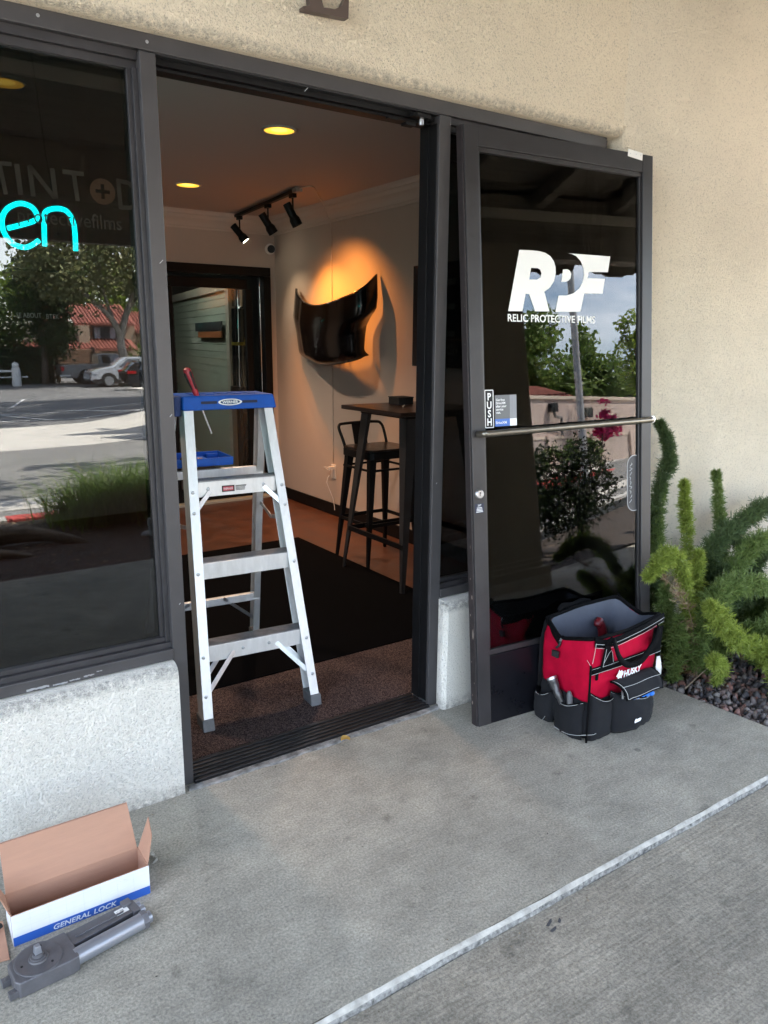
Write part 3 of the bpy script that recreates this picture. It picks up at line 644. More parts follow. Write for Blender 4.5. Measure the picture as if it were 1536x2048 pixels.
dp_ = dquad('glass_pane', .06, DW-.058, .27, DH-.068, -.016, glass('door_glass', .010, (.93, .95, .94))); dquad('tint_film', .06, DW-.058, .27, DH-.068, -.022, glass('dark_tint_film', -.035, (.022, .024, .027)))
# worn hinge edge
eb = MB(); eb.box(-.006, -.0002, .001, DH-.001, -.038, -.006); eb.build('edge_strip', mat('worn_black_edge', (.02, .017, .017), .5, var=.5, vscale=60, col2=(.04, .03, .03)), door, local=True, bevel=.001)
wb = MB()
for z, h, w in ((.09, .02, .009), (.12, .012, .004), (.36, .05, .009), (.43, .012, .006), (.50, .02, .008), (.57, .01, .005), (.25, .008, .006), (.17, .01, .004), (.69, .02, .003), (1.55, .004, .003), (1.42, .004, .003)):
    c = random.uniform(-.03, -.014); pts = [(c+w*.5*math.cos(a)*random.uniform(.5, 1), z+h*.5*math.sin(a)*random.uniform(.6, 1)) for a in np.linspace(0, 6, 11)]
    wb.add([(-.0066, q, p) for p, q in pts], [tuple(range(11))])
wb.build('bare_metal_wear', mat('bare_metal_wear', (.33, .27, .23), .6, .2), door, local=True)
DLM = lambda a, c, h=.0008: DM @ Matrix.Translation((a, c, h))
# push bar
pb = MB(); pb.tube([(.026, 1.102, .004), (.028, 1.102, .030), (.04, 1.102, .040), (.10, 1.103, .042), (.80, 1.114, .042), (.868, 1.116, .040), (.880, 1.1165, .030), (.883, 1.1165, .003)], .0118, 14, sub=4)
pb.build('push_bar', mat('bronze_bar', (.24, .215, .175), .34, .85, var=.1, vscale=30), door, local=True, smooth='all')
b = MB(); b.lathe([(.0145, 0), (.014, .003), (.006, .004)], Matrix.Translation((.880, 1.1165, .040)) @ Matrix.Identity(4), 14); b.build('bar_screw', ALD, door, local=True, smooth=True)
# lock
b = MB(); b.lathe([(.0185, 0), (.0175, .004), (.0155, .0075), (.0140, .0082), (.0135, .0070), (.002, .0070)], Matrix.Translation((.027, .884, .0)), 22); lk = b.build('lock_cylinder', mat('satin_nickel', (.62, .62, .62), .3, .9), door, local=True, smooth=True)
b = MB(); b.box(.0262, .0278, .877, .889, .0071, .0076); b.lathe([(.003, .0071), (.0028, .0078)], Matrix.Translation((.027, .889, 0)), 10); b.build('keyway', BLKM, lk, local=True)
poly([rrect(.040, .034, .002)], DLM(.026, .832), mat('navy_label', (.015, .02, .045), .5), 'hours_label', door)
text('24/7', .011, DLM(.026, .839, .0012), WHT, 'label_lettering', door, align='CENTER', sx=.8)
b = MB(); [b.box(.011+.001*k, .041-.0015*k, .818+.005*k, .8200+.005*k, .0011, .0014) for k in range(4)]; b.build('label_print', WHT, door, local=True)
# big initials
Rl = [(0.2439, 1.7572), (0.2943, 1.759), (0.3365, 1.7584), (0.3669, 1.7543), (0.3914, 1.7435), (0.4085, 1.7262), (0.4164, 1.706), (0.4173, 1.6831), (0.4088, 1.6551), (0.3898, 1.6313), (0.3604, 1.6132), (0.3842, 1.5424), (0.3145, 1.5408), (0.2872, 1.6024), (0.2704, 1.6032), (0.2543, 1.5402), (0.1876, 1.5386)]
Rh = [(0.298, 1.6964), (0.3294, 1.697), (0.3415, 1.6922), (0.3474, 1.6798), (0.3422, 1.6636), (0.3257, 1.6561), (0.2882, 1.6545)]
Pc = [(0.4534, 1.6987), (0.4757, 1.7007), (0.4884, 1.6957), (0.4947, 1.6844), (0.4914, 1.6679), (0.4784, 1.6571), (0.4624, 1.6536), (0.4453, 1.6529)]
Fl = [(0.4795, 1.7592), (0.6994, 1.7598), (0.687, 1.6996), (0.5848, 1.6957), (0.5774, 1.6717), (0.6699, 1.6734), (0.6576, 1.6166), (0.5612, 1.6142), (0.5403, 1.5447), (0.4136, 1.5417), (0.4301, 1.6013), (0.4715, 1.6036), (0.507, 1.6133), (0.5364, 1.6322), (0.5536, 1.6565), (0.561, 1.6828), (0.5579, 1.7085), (0.5437, 1.7336), (0.5211, 1.751), (0.4986, 1.7575)]
ins = Matrix.Translation((0, 0, -.0152))
VIN = mat('logo_vinyl', (.80, .80, .775), .5)
poly([Rl, Rh], DM @ ins, VIN, 'logo_letter', door); poly([Pc], DM @ ins, VIN, 'logo_letter', door); poly([Fl], DM @ ins, VIN, 'logo_letter', door)
text('RELIC PROTECTIVE FILMS', .0375, DM @ Matrix.Translation((.183, 1.5025, -.0152)), VIN, 'logo_lettering', door, sx=1.03, bold=.0006)
# PUSH sticker and radio offer sticker
PM = DM @ Matrix.Translation((.092, 1.189, -.0150))
poly([rrect(.042, .140, .004)], PM, BLKM, 'push_sticker', door)
poly([rrect(.040, .138, .004), rrect(.034, .132, .002)], PM @ Matrix.Translation((0, 0, .0004)), WHT, 'push_border', door)
for i, ch in enumerate('PUSH'): text(ch, .036, PM @ Matrix.Translation((0, .032-i*.0305, .0005)), WHT, 'push_letter', door, align='CENTER', bold=.0009, sx=.9)
def rect(a0, a1, b0, b1): return [(a0, b0), (a1, b0), (a1, b1), (a0, b1)]
g1, g2, g3 = mat('sticker_grey', (.13, .135, .14), .5), mat('sticker_pale_grey', (.24, .245, .26), .5), mat('sticker_blue', (.06, .16, .50), .5)
poly([rect(.118, .187, 1.151, 1.238)], DM @ ins, g1, 'offer_sticker', door); poly([rect(.187, .219, 1.151, 1.238)], DM @ ins, g2, 'offer_sticker', door)
poly([rect(.118, .187, 1.124, 1.151)], DM @ ins, g3, 'offer_sticker', door); poly([rect(.187, .219, 1.124, 1.151)], DM @ ins, WHT, 'offer_sticker', door)
text('Get free\nSiriusXM\nafter your\nservice\nvisit.', .0118, DM @ Matrix.Translation((.123, 1.2165, -.0147)), WHT, 'sticker_lettering', door, bold=.0002, line=.98)
text('SiriusXM', .0135, DM @ Matrix.Translation((.120, 1.133, -.0147)), WHT, 'sticker_lettering', door, bold=.0002, sx=1.05)
# pill shaped decal, right edge
poly([rrect(.085, .235, .04, cx=.838, cy=.855), rrect(.079, .229, .037, cx=.838, cy=.855)], DM @ Matrix.Translation((0, 0, -.0152)), mat('decal_outline', (.36, .37, .38), .5), 'oval_decal', door)
poly([rrect(.079, .229, .037, cx=.838, cy=.855)], DM @ Matrix.Translation((0, 0, -.0156)), mat('decal_fill', (.03, .032, .038), .4), 'oval_decal', door)
sq = MB()
for k in range(9):
    z = .775+k*.019; sq.tube([(.808+random.uniform(0, .008), z, -.015), (.815+random.uniform(0, .01), z+.008, -.015), (.812+random.uniform(-.005, .01), z+.013, -.015)], .0009, 5)
sq.build('decal_scribble', mat('decal_outline2', (.6, .62, .64), .5), door, local=True)
# white paper tag on the top rail
b = MB(); b.hexa([(.777, 2.138, .0003), (.856, 2.130, .0003), (.858, 2.158, .0003), (.779, 2.166, .0003)], [(.777, 2.138, .003), (.856, 2.130, .003), (.858, 2.158, .003), (.779, 2.166, .003)]); b.build('white_plate', WPT, door, local=True, bevel=.001)
b = MB()
for x in (.79, .82, .846): b.lathe([(.0025, .0), (.002, .0042)], Matrix.Translation((x, 2.149, 0)), 8)
b.build('plate_screw', ALD, door, local=True)

# ================================================================== TOOL BAG
bag = root('tool_bag', (1.48, -.40, 0), 'open red and black canvas tool bag on the porch against the leaning door', 'tool bag')
REDC = mat('red_canvas', (.42, .002, .026), .8, var=.16, vscale=18, bump=.0016, bscale=26, spec=.12); BKC = mat('black_canvas', (.0028, .003, .0048), .95, var=.25, vscale=20, bump=.0015, bscale=22)
WEB = mat('black_webbing', (.0035, .0035, .004), .85, var=.25, vscale=60, bump=.0005, bscale=300, spec=.08); STI = mat('white_stitching', (.50, .50, .48), .7); LIN = mat('grey_lining', (.065, .072, .095), .7, var=.15, vscale=15, bump=.002, bscale=20)
def ring(pts, k=6, it=2):
    P = [Vector(p) for p in pts]; o = []
    for i in range(len(P)):
        for j in range(k): o.append(P[i].lerp(P[(i+1) % len(P)], j/k))
    for _ in range(it): o = [(o[i-1]+o[i]*2+o[(i+1) % len(o)])/4 for i in range(len(o))]
    return o
def ringset(rs, m, name, parent, jit=.0, k=6, it=2, close_bottom=False, thick=0):
    R = [ring(r, k, it) for r in rs]; rows = []
    for i in range(len(R)-1):
        for j in range(3):
            t = j/3; rows.append([a.lerp(b_, t) for a, b_ in zip(R[i], R[i+1])])
    rows.append(R[-1])
    for r in rows:
        for p in r: p.x += random.gauss(0, jit); p.y += random.gauss(0, jit)
    b = MB(); b.grid([r+[r[0]] for r in rows])
    if close_bottom: b.add(rows[0], [tuple(range(len(rows[0])))])
    o = b.build(name, m, parent, smooth=True, angle=60)
    if thick: md = o.modifiers.new('solid', 'SOLIDIFY'); md.thickness = thick; md.offset = -1
    return o
def oct_(A, B, C, L_, bulge=0, dz=(0,)*8):
    A, B, C, L_ = map(Vector, (A, B, C, L_)); ctr = (A+B+C+L_)/4; out_ = []
    for i, (p, q_) in enumerate(((A, B), (B, C), (C, L_), (L_, A))):
        m_ = (p+q_)/2; d = (m_-ctr); d.z = 0; m_ = m_+d.normalized()*bulge; out_ += [p, m_]
    return [Vector((v.x, v.y, v.z+dz[i])) for i, v in enumerate(out_)]
Pt = lambda z, e=0, bl=0: oct_((1.276-e, -.535-e, z), (1.672+e, -.527-e, z), (1.695+e, -.305+e*.3, z), (1.308-e, -.272+e*.3, z), bl)
rim = [Vector(v) for v in ((1.302, -.528, .386), (1.50, -.522, .378), (1.706, -.512, .397), (1.738, -.392, .352), (1.715, -.288, .402), (1.53, -.262, .392), (1.347, -.258, .374), (1.288, -.38, .345))]
ringset([Pt(.13, -.004), Pt(.20, 0, .004), [v+Vector((0, 0, .0)) for v in Pt(.30, .004, .006)], rim], REDC, 'body', bag, .0012, it=1)
ringset([Pt(.001, -.004), Pt(.03, .008, .01), Pt(.10, .010, .014), Pt(.15, .002, .006)], BKC, 'base', bag, .002, it=2, close_bottom=True)
inr = lambda rs, e: [(v-Vector((1.5, -.4, 0)))*1 for v in rs]
def shrink(rs, s, dz=0): 
    c = sum(rs, Vector())/len(rs); return [Vector((c.x+(v.x-c.x)*s, c.y+(v.y-c.y)*s, v.z+dz)) for v in rs]
ringset([shrink(Pt(.06), .90), shrink(Pt(.25, 0, .0), .915), shrink(rim, .955, -.002)], LIN, 'lining', bag, .001, it=1, close_bottom=True)
b = MB(); b.grid([[Vector((x, y+.009, z)) for x, y in ((1.306, -.272), (1.40, -.276), (1.5, -.282), (1.6, -.292), (1.70, -.303))] for z in (.10, .2, .3)]+[[Vector((1.343, -.249, .366)), Vector((1.44, -.250, .376)), Vector((1.53, -.252, .384)), Vector((1.62, -.262, .390)), Vector((1.716, -.278, .395))]]); b.build('back_panel', BKC, bag, smooth='all')
# binding at the rim, stiff bands
rr2 = ring(rim, 6, 1); b = MB(); b.tube([p+Vector((0, 0, .002)) for p in rr2]+[rr2[0]+Vector((0, 0, .002))], .0075, 8); b.build('rim_binding', WEB, bag, smooth='all')
def band(pts, h, off, m, name, zoff=0, nrm=None, th=.004):
    b = MB(); P = [Vector(p) for p in pts]; lo = [p+Vector((0, -off, -h)) for p in P]; hi = [p+Vector((0, -off, zoff)) for p in P]
    b.grid([lo, hi]); o = b.build(name, m, bag, smooth='all'); md = o.modifiers.new('solid', 'SOLIDIFY'); md.thickness = th; md.offset = 0; return o
frontr = [Vector((1.300, -.531, .386)), Vector((1.36, -.535, .372)), Vector((1.43, -.536, .372)), Vector((1.58, -.530, .385)), Vector((1.708, -.517, .399))]
band(frontr, .026, .003, WEB, 'rim_band', .006)
backr = [Vector((1.347, -.2535, .374)), Vector((1.53, -.258, .392)), Vector((1.715, -.284, .402))]
band(backr, .03, -.003, WEB, 'rim_band', .006)
lft = [Vector((1.347, -.262, .374)), Vector((1.31, -.33, .352)), Vector((1.286, -.385, .338))]
b = MB(); b.grid([[p+Vector((-.006, 0, -.018)) for p in lft], [p+Vector((-.006, 0, .006)) for p in lft]]); o = b.build('rim_band', WEB, bag, smooth='all'); md = o.modifiers.new('solid', 'SOLIDIFY'); md.thickness = .005
rgt = [Vector((1.715, -.29, .404)), Vector((1.733, -.34, .372)), Vector((1.742, -.392, .354))]
b = MB(); b.grid([[p+Vector((.004, 0, -.02)) for p in rgt], [p+Vector((.004, 0, .008)) for p in rgt]]); o = b.build('rim_band', WEB, bag, smooth='all'); md = o.modifiers.new('solid', 'SOLIDIFY'); md.thickness = .005
st = MB()
def stitch(pts, r=.0009): st.tube(pts, r, 5, sub=3)
stitch([p+Vector((0, -.0065, -.012)) for p in frontr]); stitch([p+Vector((0, -.0065, -.0265)) for p in frontr])
stitch([(1.272, -.543, .30), (1.285, -.50, .318), (1.292, -.41, .345), (1.286, -.385, .35)], .0008); stitch([(1.304, -.536, .375), (1.29, -.543, .34), (1.280, -.545, .306)], .0008)
stitch([(1.299, -.34, .30), (1.300, -.37, .315), (1.294, -.40, .322)], .0008)
# zip pull on the left end
b = MB(); b.tube([(1.283, -.386, .338), (1.278, -.388, .325), (1.276, -.375, .31)], .005, 8, sub=3); b.box(1.266, 1.276, -.392, -.362, .275, .300); b.build('zip_pull', BLKM, bag, bevel=.003)
b = MB(); b.cyl((1.284, -.392, .350), (1.284, -.384, .335), .0045); b.build('rivet', ALD, bag)
# front webbing band, anchors, handle
bp_ = [Vector((x, -.541-.006*math.sin((x-1.27)/.4*3.14), .287+.004*(x-1.27))) for x in np.linspace(1.278, 1.672, 9)]
band(bp_, .026, .002, WEB, 'webbing_band'); stitch([p+Vector((0, -.0048, -.0235)) for p in bp_]); stitch([p+Vector((0, -.0048, -.003)) for p in bp_], .0006)
for (a, c, d_, e) in (((1.318, .275), (1.338, .362), (1.362, .362), (1.402, .275)), ((1.60, .280), (1.612, .372), (1.668, .372), (1.660, .28))):
    b = MB(); b.hexa([(x, -.5475, z) for x, z in (a, e, d_, c)], [(x, -.551, z) for x, z in (a, e, d_, c)]); b.build('handle_anchor', WEB, bag, bevel=.001)
stitch([(1.330, -.552, .285), (1.343, -.552, .35)], .0007); stitch([(1.33, -.552, .285), (1.385, -.552, .285)], .0007); stitch([(1.335, -.552, .30), (1.37, -.552, .34), (1.385, -.552, .29)], .0007)
def strap(pts, w, name, wdir=(0, 0, 1)):
    b = MB(); P = []; 
    Q = [Vector(p) for p in pts]
    for i in range(len(Q)-1):
        a = Q[max(i-1, 0)]; p = Q[i]; q_ = Q[i+1]; d = Q[min(i+2, len(Q)-1)]
        for k in range(4): t = k/4; P.append(.5*((2*p)+(q_-a)*t+(2*a-5*p+4*q_-d)*t*t+(3*p-a-3*q_+d)*t**3))
    P.append(Q[-1]); rows = [[], []]
    for i, p in enumerate(P):
        t = (P[min(i+1, len(P)-1)]-P[max(i-1, 0)]).normalized(); s_ = t.cross(Vector((0, -1, 0))).normalized(); s_ = (s_+Vector((0, -.35, 0))).normalized()*w/2
        rows[0].append(p-s_); rows[1].append(p+s_)
    b.grid(rows); o = b.build(name, WEB, bag, smooth='all'); md = o.modifiers.new('solid', 'SOLIDIFY'); md.thickness = .006; md.offset = 0; return o
strap([(1.345, -.553, .365), (1.350, -.570, .392), (1.357, -.580, .365), (1.374, -.584, .325), (1.41, -.584, .290), (1.45, -.584, .276), (1.50, -.584, .280), (1.548, -.580, .305), (1.59, -.575, .335), (1.625, -.562, .365), (1.638, -.55, .372)], .022, 'handle')
strap([(1.42, -.25, .385), (1.45, -.24, .40), (1.50, -.245, .395), (1.56, -.24, .40), (1.60, -.25, .39)], .022, 'handle')
# lettering and emblem
WPR = mat('white_print', (.80, .80, .80), .6)
text('HUSKY', .034, frame((1.448, -.5535, .216), (1, .012, .02), Z), WPR, 'brand_lettering', bag, bold=.0014, sx=.92, shear=.15)
poly([[(-.006, .006), (.006, .018), (.010, .030), (.016, .022), (.026, .024), (.030, .016), (.036, .018), (.034, .006), (.026, .000), (.028, -.010), (.018, -.004), (.006, -.006), (.002, .002)]], frame((1.413, -.5520, .222), X, Z), WPR, 'dog_emblem', bag)
b = MB()
for x in (1.30, 1.655): b.box(x, x+.012, -.550, -.544, .238, .262)
tag(b.build('webbing_loop', WEB, bag, bevel=.001), kind='stuff')
# pockets
def pocket(name, poly_top, depth, zb, m=BKC, nrm=(0, -1, 0), parent=None, rows_=7, cols_=10, wr=.0012):
    """poly_top: left & right top points on the wall; pocket bulges outwards by depth"""
    a, c = Vector(poly_top[0]), Vector(poly_top[1]); nrm = Vector(nrm).normalized(); b = MB(); rows = []
    for i in range(rows_+1):
        t = i/rows_; r = []
        for j in range(cols_+1):
            s_ = j/cols_; p = a.lerp(c, s_); zt_ = p.z-.018*math.sin(math.pi*s_)*(1-t); z = zt_*(1-t)+zb*t
            edge = math.sin(math.pi*s_)**.55; prof_ = (.55+.6*math.sin(math.pi*min(t*.62+.16, 1)))*(1 if t < .9 else .93)
            w = nrm*(depth*edge*prof_+.006+random.gauss(0, wr)); r.append(Vector((p.x, p.y, z))+w)
        rows.append(r)
    b.grid(rows); o = b.build(name, m, parent or bag, smooth='all'); md = o.modifiers.new('solid', 'SOLIDIFY'); md.thickness = .003; md.offset = 1
    ed = MB(); ed.tube([q_+Vector((0, 0, .001)) for q_ in rows[0]], .0032, 6); ed.build('pocket_binding', WEB, o, smooth='all')
    stitch([q_+nrm*.0035+Vector((0, 0, -.002)) for q_ in rows[0][::2]], .0008); 
    return o
ln = Vector((-1, .107, 0))
pocket('pocket', [(1.276, -.528, .153), (1.292, -.385, .118)], .026, .004, nrm=ln); pocket('pocket', [(1.293, -.375, .135), (1.309, -.268, .105)], .032, .004, nrm=ln)
pocket('pocket', [(1.282, -.538, .190), (1.412, -.538, .150)], .016, .004)
big = pocket('flap_pocket', [(1.390, -.540, .172), (1.645, -.532, .118)], .052, .006, rows_=9, cols_=14, wr=.0022)
b = MB(); rows = []
for i in range(7):
    t = i/6; rows.append([Vector((1.385+.235*s_+.018*t*(1-s_)-.01*t*s_, -.546-.064*math.sin(t*1.45)-.004*math.sin(s_*6), .212-.004*s_+.004*t-.056*t**2.2)) for s_ in np.linspace(0, 1, 10)])
b.grid(rows); fl = b.build('pocket_flap', BKC, bag, smooth='all'); md = fl.modifiers.new('solid', 'SOLIDIFY'); md.thickness = .006; md.offset = 0
bd = MB(); bd.tube([r[0] for r in rows]+rows[-1][1:]+[r[-1] for r in rows[::-1]][1:], .0045, 6); bd.build('flap_binding', WEB, fl, smooth='all')
stitch([p+Vector((0, -.006, .003)) for p in rows[3]], .0009); stitch([r[0]+Vector((.004, -.005, .003)) for r in rows]+[p+Vector((0, -.005, .006)) for p in rows[-1][1:-1]], .0009)
stitch([(1.24, -.36, .02), (1.27, -.35, .028)], .0008)
stitch([(1.262, -.40, .004), (1.248, -.47, .012), (1.252, -.52, .025), (1.262, -.548, .036), (1.30, -.556, .03), (1.33, -.556, .034)], .0009)
b = MB(); b.tube([(1.270, -.549, .004), (1.2685, -.549, .10), (1.270, -.548, .195), (1.272, -.545, .30)], .0042, 8); b.build('corner_piping', WEB, bag, smooth='all')
poly([[(0, .0), (.034, .0), (.040, .006), (.052, .036), (.047, .036), (.036, .012), (.012, .012), (.008, .016), (.002, .012), (-.002, .005)]], frame((1.47, -.6035, .046), (1, .05, .0), (0, .1, 1)), WPR, 'pocket_emblem', bag)
b = MB(); b.cyl((1.408, -.585, .175), (1.408, -.588, .155), .0035); b.box(1.400, 1.412, -.590, -.586, .178, .190); b.build('pocket_buckle', ALD, bag)
st.build('stitching', STI, bag)
# things carried in it
fl_ = root('flashlight', (1.27, -.35, .12), 'dark grey flashlight standing in the side pocket of the red tool bag', 'flashlight')
p0 = Vector((1.268, -.440, .090)); p1 = Vector((1.262, -.375, .190)); fm = frame(p0, (p1-p0).orthogonal(), (p1-p0).cross((p1-p0).orthogonal()))
if (fm @ Z-p0).dot(p1-p0) < 0: fm = fm @ Matrix.Rotation(math.pi, 4, 'X')
GUN = mat('gunmetal', (.09, .088, .09), .38, .6, var=.2, vscale=60)
b = MB(); b.lathe([(.0115, -.03), (.0115, .045), (.0145, .05), (.0145, .068), (.0125, .074), (.0175, .088), (.0180, .104), (.0200, .107), (.0200, .122), (.017, .124)], fm, 18); b.build('barrel', GUN, fl_, smooth=True)
b = MB(); b.lathe([(.0202, .116), (.0206, .1245), (.016, .125), (.014, .120)], fm, 18); b.build('bezel_ring', ALD, fl_, smooth=True)
b = MB(); b.lathe([(.0045, 0), (.004, .0035), (.001, .004)], frame(fm @ Vector((-.0105, -.004, .067)), fm.to_3x3() @ Y, fm.to_3x3() @ Z), 10); b.build('switch', BLKM, fl_)
pl_ = root('pliers', (1.27, -.43, .12), 'grey rubber tool grip beside the flashlight in the bag side pocket', 'pliers')
b = MB(); b.tube([(1.268, -.470, .085), (1.264, -.468, .125), (1.262, -.465, .158), (1.263, -.462, .174)], [.011, .0115, .0105, .005], 12, sub=3); b.build('grip', mat('grey_rubber', (.10, .10, .105), .6), pl_, smooth='all')
gl_ = root('blue_gloves', (1.53, -.57, .14), 'bright blue gloves stuffed in the bag front pocket under its flap', 'gloves')
b = MB()
for (x, z, r, a) in ((1.475, .132, .018, .3), (1.505, .136, .018, -.4), (1.535, .134, .017, .2), (1.56, .130, .016, .7), (1.59, .124, .013, -.2)):
    b.ell((x, -.578, z), (r*1.1, .011, r*.75), 10, 6, Euler((.2, a, .1)).to_matrix())
g_ = b.build('crumpled_glove', mat('bright_blue_cloth', (.02, .17, .62), .6, bump=.004, bscale=60), gl_, smooth='all')
pp_ = root('white_paper', (1.655, -.54, .21), 'folded white paper sticking out of the bag behind the pocket flap', 'paper')
b = MB(); b.grid([[(1.638, -.560, .180), (1.652, -.565, .182), (1.668, -.560, .175)], [(1.635, -.556, .212), (1.654, -.562, .220), (1.672, -.556, .205)], [(1.642, -.552, .250), (1.655, -.556, .253), (1.668, -.552, .235)]]); o = b.build('sheet', WPT, pp_, smooth='all'); md = o.modifiers.new('solid', 'SOLIDIFY'); md.thickness = .002
rd = root('red_tool', (1.58, -.33, .30), 'dark red rounded handle of a tool inside the open bag', 'tool')
b = MB(); b.tube([(1.60, -.33, .15), (1.60, -.325, .27), (1.59, -.32, .315), (1.575, -.32, .335), (1.56, -.325, .318)], [.016, .018, .018, .017, .013], 12, sub=3); b.build('handle', mat('dark_red_plastic', (.13, .008, .012), .35), rd, smooth='all')

# ================================================================== CARDBOARD BOX
CB = mat('cardboard_inside', (.40, .22, .145), .85, var=.06, vscale=9, bump=.0006, bscale=60, stretch=(1, 8, 8)); CBW = mat('white_card', (.66, .67, .69), .7, var=.04, vscale=12); CBB = mat('blue_print', (.015, .09, .40), .6)
bx0, by0, by1, bH = -.612, -.432, -.340, .083; bx1 = -.283
box = root('cardboard_box', (-.45, -.39, 0), 'open white and blue cardboard box with brown lid up beside the wall', 'box')
t_ = .0028
def cwall(name, pts_out, nrm, par=box, mo=CBW, mi=CB):
    """pts_out: 4 corners outer face, nrm inward direction; two skins"""
    n_ = Vector(nrm).normalized()*t_; a = [Vector(p) for p in pts_out]; b = MB(); b.hexa(a, [p+n_ for p in a]); o = b.build(name, mi, par, bevel=.0005); 
    s_ = MB(); s_.add([p-n_*.12 for p in a], [(0, 1, 2, 3)]); s_.build('printed_face', mo, o); return o
fw_ = cwall('front_wall', [(bx0, by0, 0), (bx1, by0, 0), (bx1, by0, bH), (bx0, by0, bH)], (0, 1, 0))
cwall('left_wall', [(bx0, by1, 0), (bx0, by0+t_, 0), (bx0, by0+t_, bH), (bx0, by1, bH)], (1, 0, 0)); cwall('right_wall', [(bx1, by0+t_, 0), (bx1, by1, 0), (bx1, by1, bH), (bx1, by0+t_, bH)], (-1, 0, 0))
cwall('back_wall', [(bx1, by1, 0), (bx0, by1, 0), (bx0, by1, bH), (bx1, by1, bH)], (0, -1, 0))
b = MB(); b.box(bx0+t_, bx1-t_, by0+t_, by1-t_, .001, .004); b.build('bottom', CB, box)
lid = cwall('lid', [(bx0+.003, by1-.001, bH), (bx1-.003, by1-.001, bH), (bx1-.012, by1+.035, bH+.118), (bx0+.004, by1+.035, bH+.118)][::-1], (0, -1, .1))
b = MB(); b.hexa([(bx0+.004, by1+.034, bH+.1185), (bx1-.012, by1+.034, bH+.1185), (bx1-.012, by1+.037, bH+.119), (bx0+.004, by1+.037, bH+.119)], [(bx0+.010, by1+.047, bH+.108), (bx1-.02, by1+.047, bH+.108), (bx1-.02, by1+.049, bH+.110), (bx0+.010, by1+.049, bH+.110)]); b.build('tuck_flap', CB, lid)
b = MB(); b.hexa([(bx1-.001, by0+.006, bH+.001), (bx1-.001, by1-.004, bH), (bx1+.036, by1-.030+.045, bH+.068), (bx1+.026, by0+.050, bH+.05)], [(bx1+.0015, by0+.006, bH), (bx1+.0015, by1-.004, bH-.001), (bx1+.0385, by1-.030+.045, bH+.067), (bx1+.0285, by0+.050, bH+.049)]); b.build('end_flap', CB, box, bevel=.0005)
b = MB(); b.hexa([(bx0+.001, by0+.006, bH), (bx0+.001, by1-.004, bH), (bx0-.016, by1-.014, bH+.05), (bx0-.016, by0+.014, bH+.05)], [(bx0-.0015, by0+.006, bH), (bx0-.0015, by1-.004, bH), (bx0-.0185, by1-.014, bH+.05), (bx0-.0185, by0+.014, bH+.05)]); b.build('end_flap', CB, box, bevel=.0005)
FM = frame((bx0, by0, 0), X, Z)
wdt = bx1-bx0
poly([[(0.0005, .0005), (wdt-.0005, .0005), (wdt-.0005, .024), (0.0005, .024)]], FM @ Matrix.Translation((0, 0, .0009)), CBB, 'blue_stripe', box)
poly([[(.0, .0), (by1-by0, .0), (by1-by0, .024), (0, .024)]], frame((bx1, by0, .0006), Y, Z) @ Matrix.Translation((0, 0, .0009)), CBB, 'blue_stripe', box)
text('GENERAL LOCK', .0185, FM @ Matrix.Translation((.088, .0050, .0013)), mat('box_lettering', (.62, .66, .74), .6), 'box_lettering', box, bold=.0004, sx=1.12, shear=.2, space=1.02)
gr_ = MB(); lp = mat('faint_print', (.58, .60, .66), .7)
for i in range(1, 8): x = bx0+wdt*i/8; gr_.box(x, x+.0006, by0-.0008, by0-.0006, .026, bH-.004)
for z in (.044, .062): gr_.box(bx0+.006, bx1-.006, by0-.0008, by0-.0006, z, z+.0005)
gr_.tube([(bx1-.075, by0-.0008, .071), (bx1-.07, by0-.0008, .066)], .0006, 4); gr_.tube([(bx1-.066, by0-.0008, .072), (bx1-.063, by0-.0008, .067), (bx1-.057, by0-.0008, .069)], .0006, 4)
gr_.build('faint_grid_print', lp, box)
cpz = root('cardboard_sheet', (-.66, -.40, 0), 'flat brown cardboard piece lying left of the open box', 'cardboard')
b = MB(); b.hexa([(-.80, -.44, .001), (-.627, -.47, .001), (-.622, -.345, .012), (-.80, -.30, .012)], [(-.80, -.44, .005), (-.627, -.47, .005), (-.622, -.345, .016), (-.80, -.30, .016)]); b.build('sheet', CB, cpz, bevel=.0006)
pst = root('plastic_strip', (-.65, -.38, .02), 'dark plastic strip resting on the brown cardboard left of the box', 'strip')
b = MB(); b.tube([(-.80, -.45, .022), (-.70, -.405, .022), (-.628, -.372, .026)], .006, 8); b.build('strip', BLKM, pst, smooth='all')
bw = root('plastic_wrap', (-.262, -.315, 0), 'scrap of clear plastic film on the porch behind the open box', 'plastic wrap')
b = MB(); b.grid([[(-.285+.012*i, -.335+.012*j, .004+.022*abs(math.sin(i*1.9+j*1.3))*math.exp(-((i-2)**2+(j-2)**2)/7)) for i in range(6)] for j in range(6)]); b.build('film', glass('plastic_film', .18, (.9, .9, .9), .15), bw)

# ================================================================== DOOR CLOSER
cl = root('door_closer', (-.517, -.543, 0), 'grey metal overhead door closer body lying in front of the open box', 'door closer', rz=R_(9.5))
GRY = mat('closer_casting', (.125, .122, .130), .42, .35, var=.12, vscale=30, bump=.0004, bscale=220); GRS = mat('closer_steel', (.30, .31, .34), .38, .6)
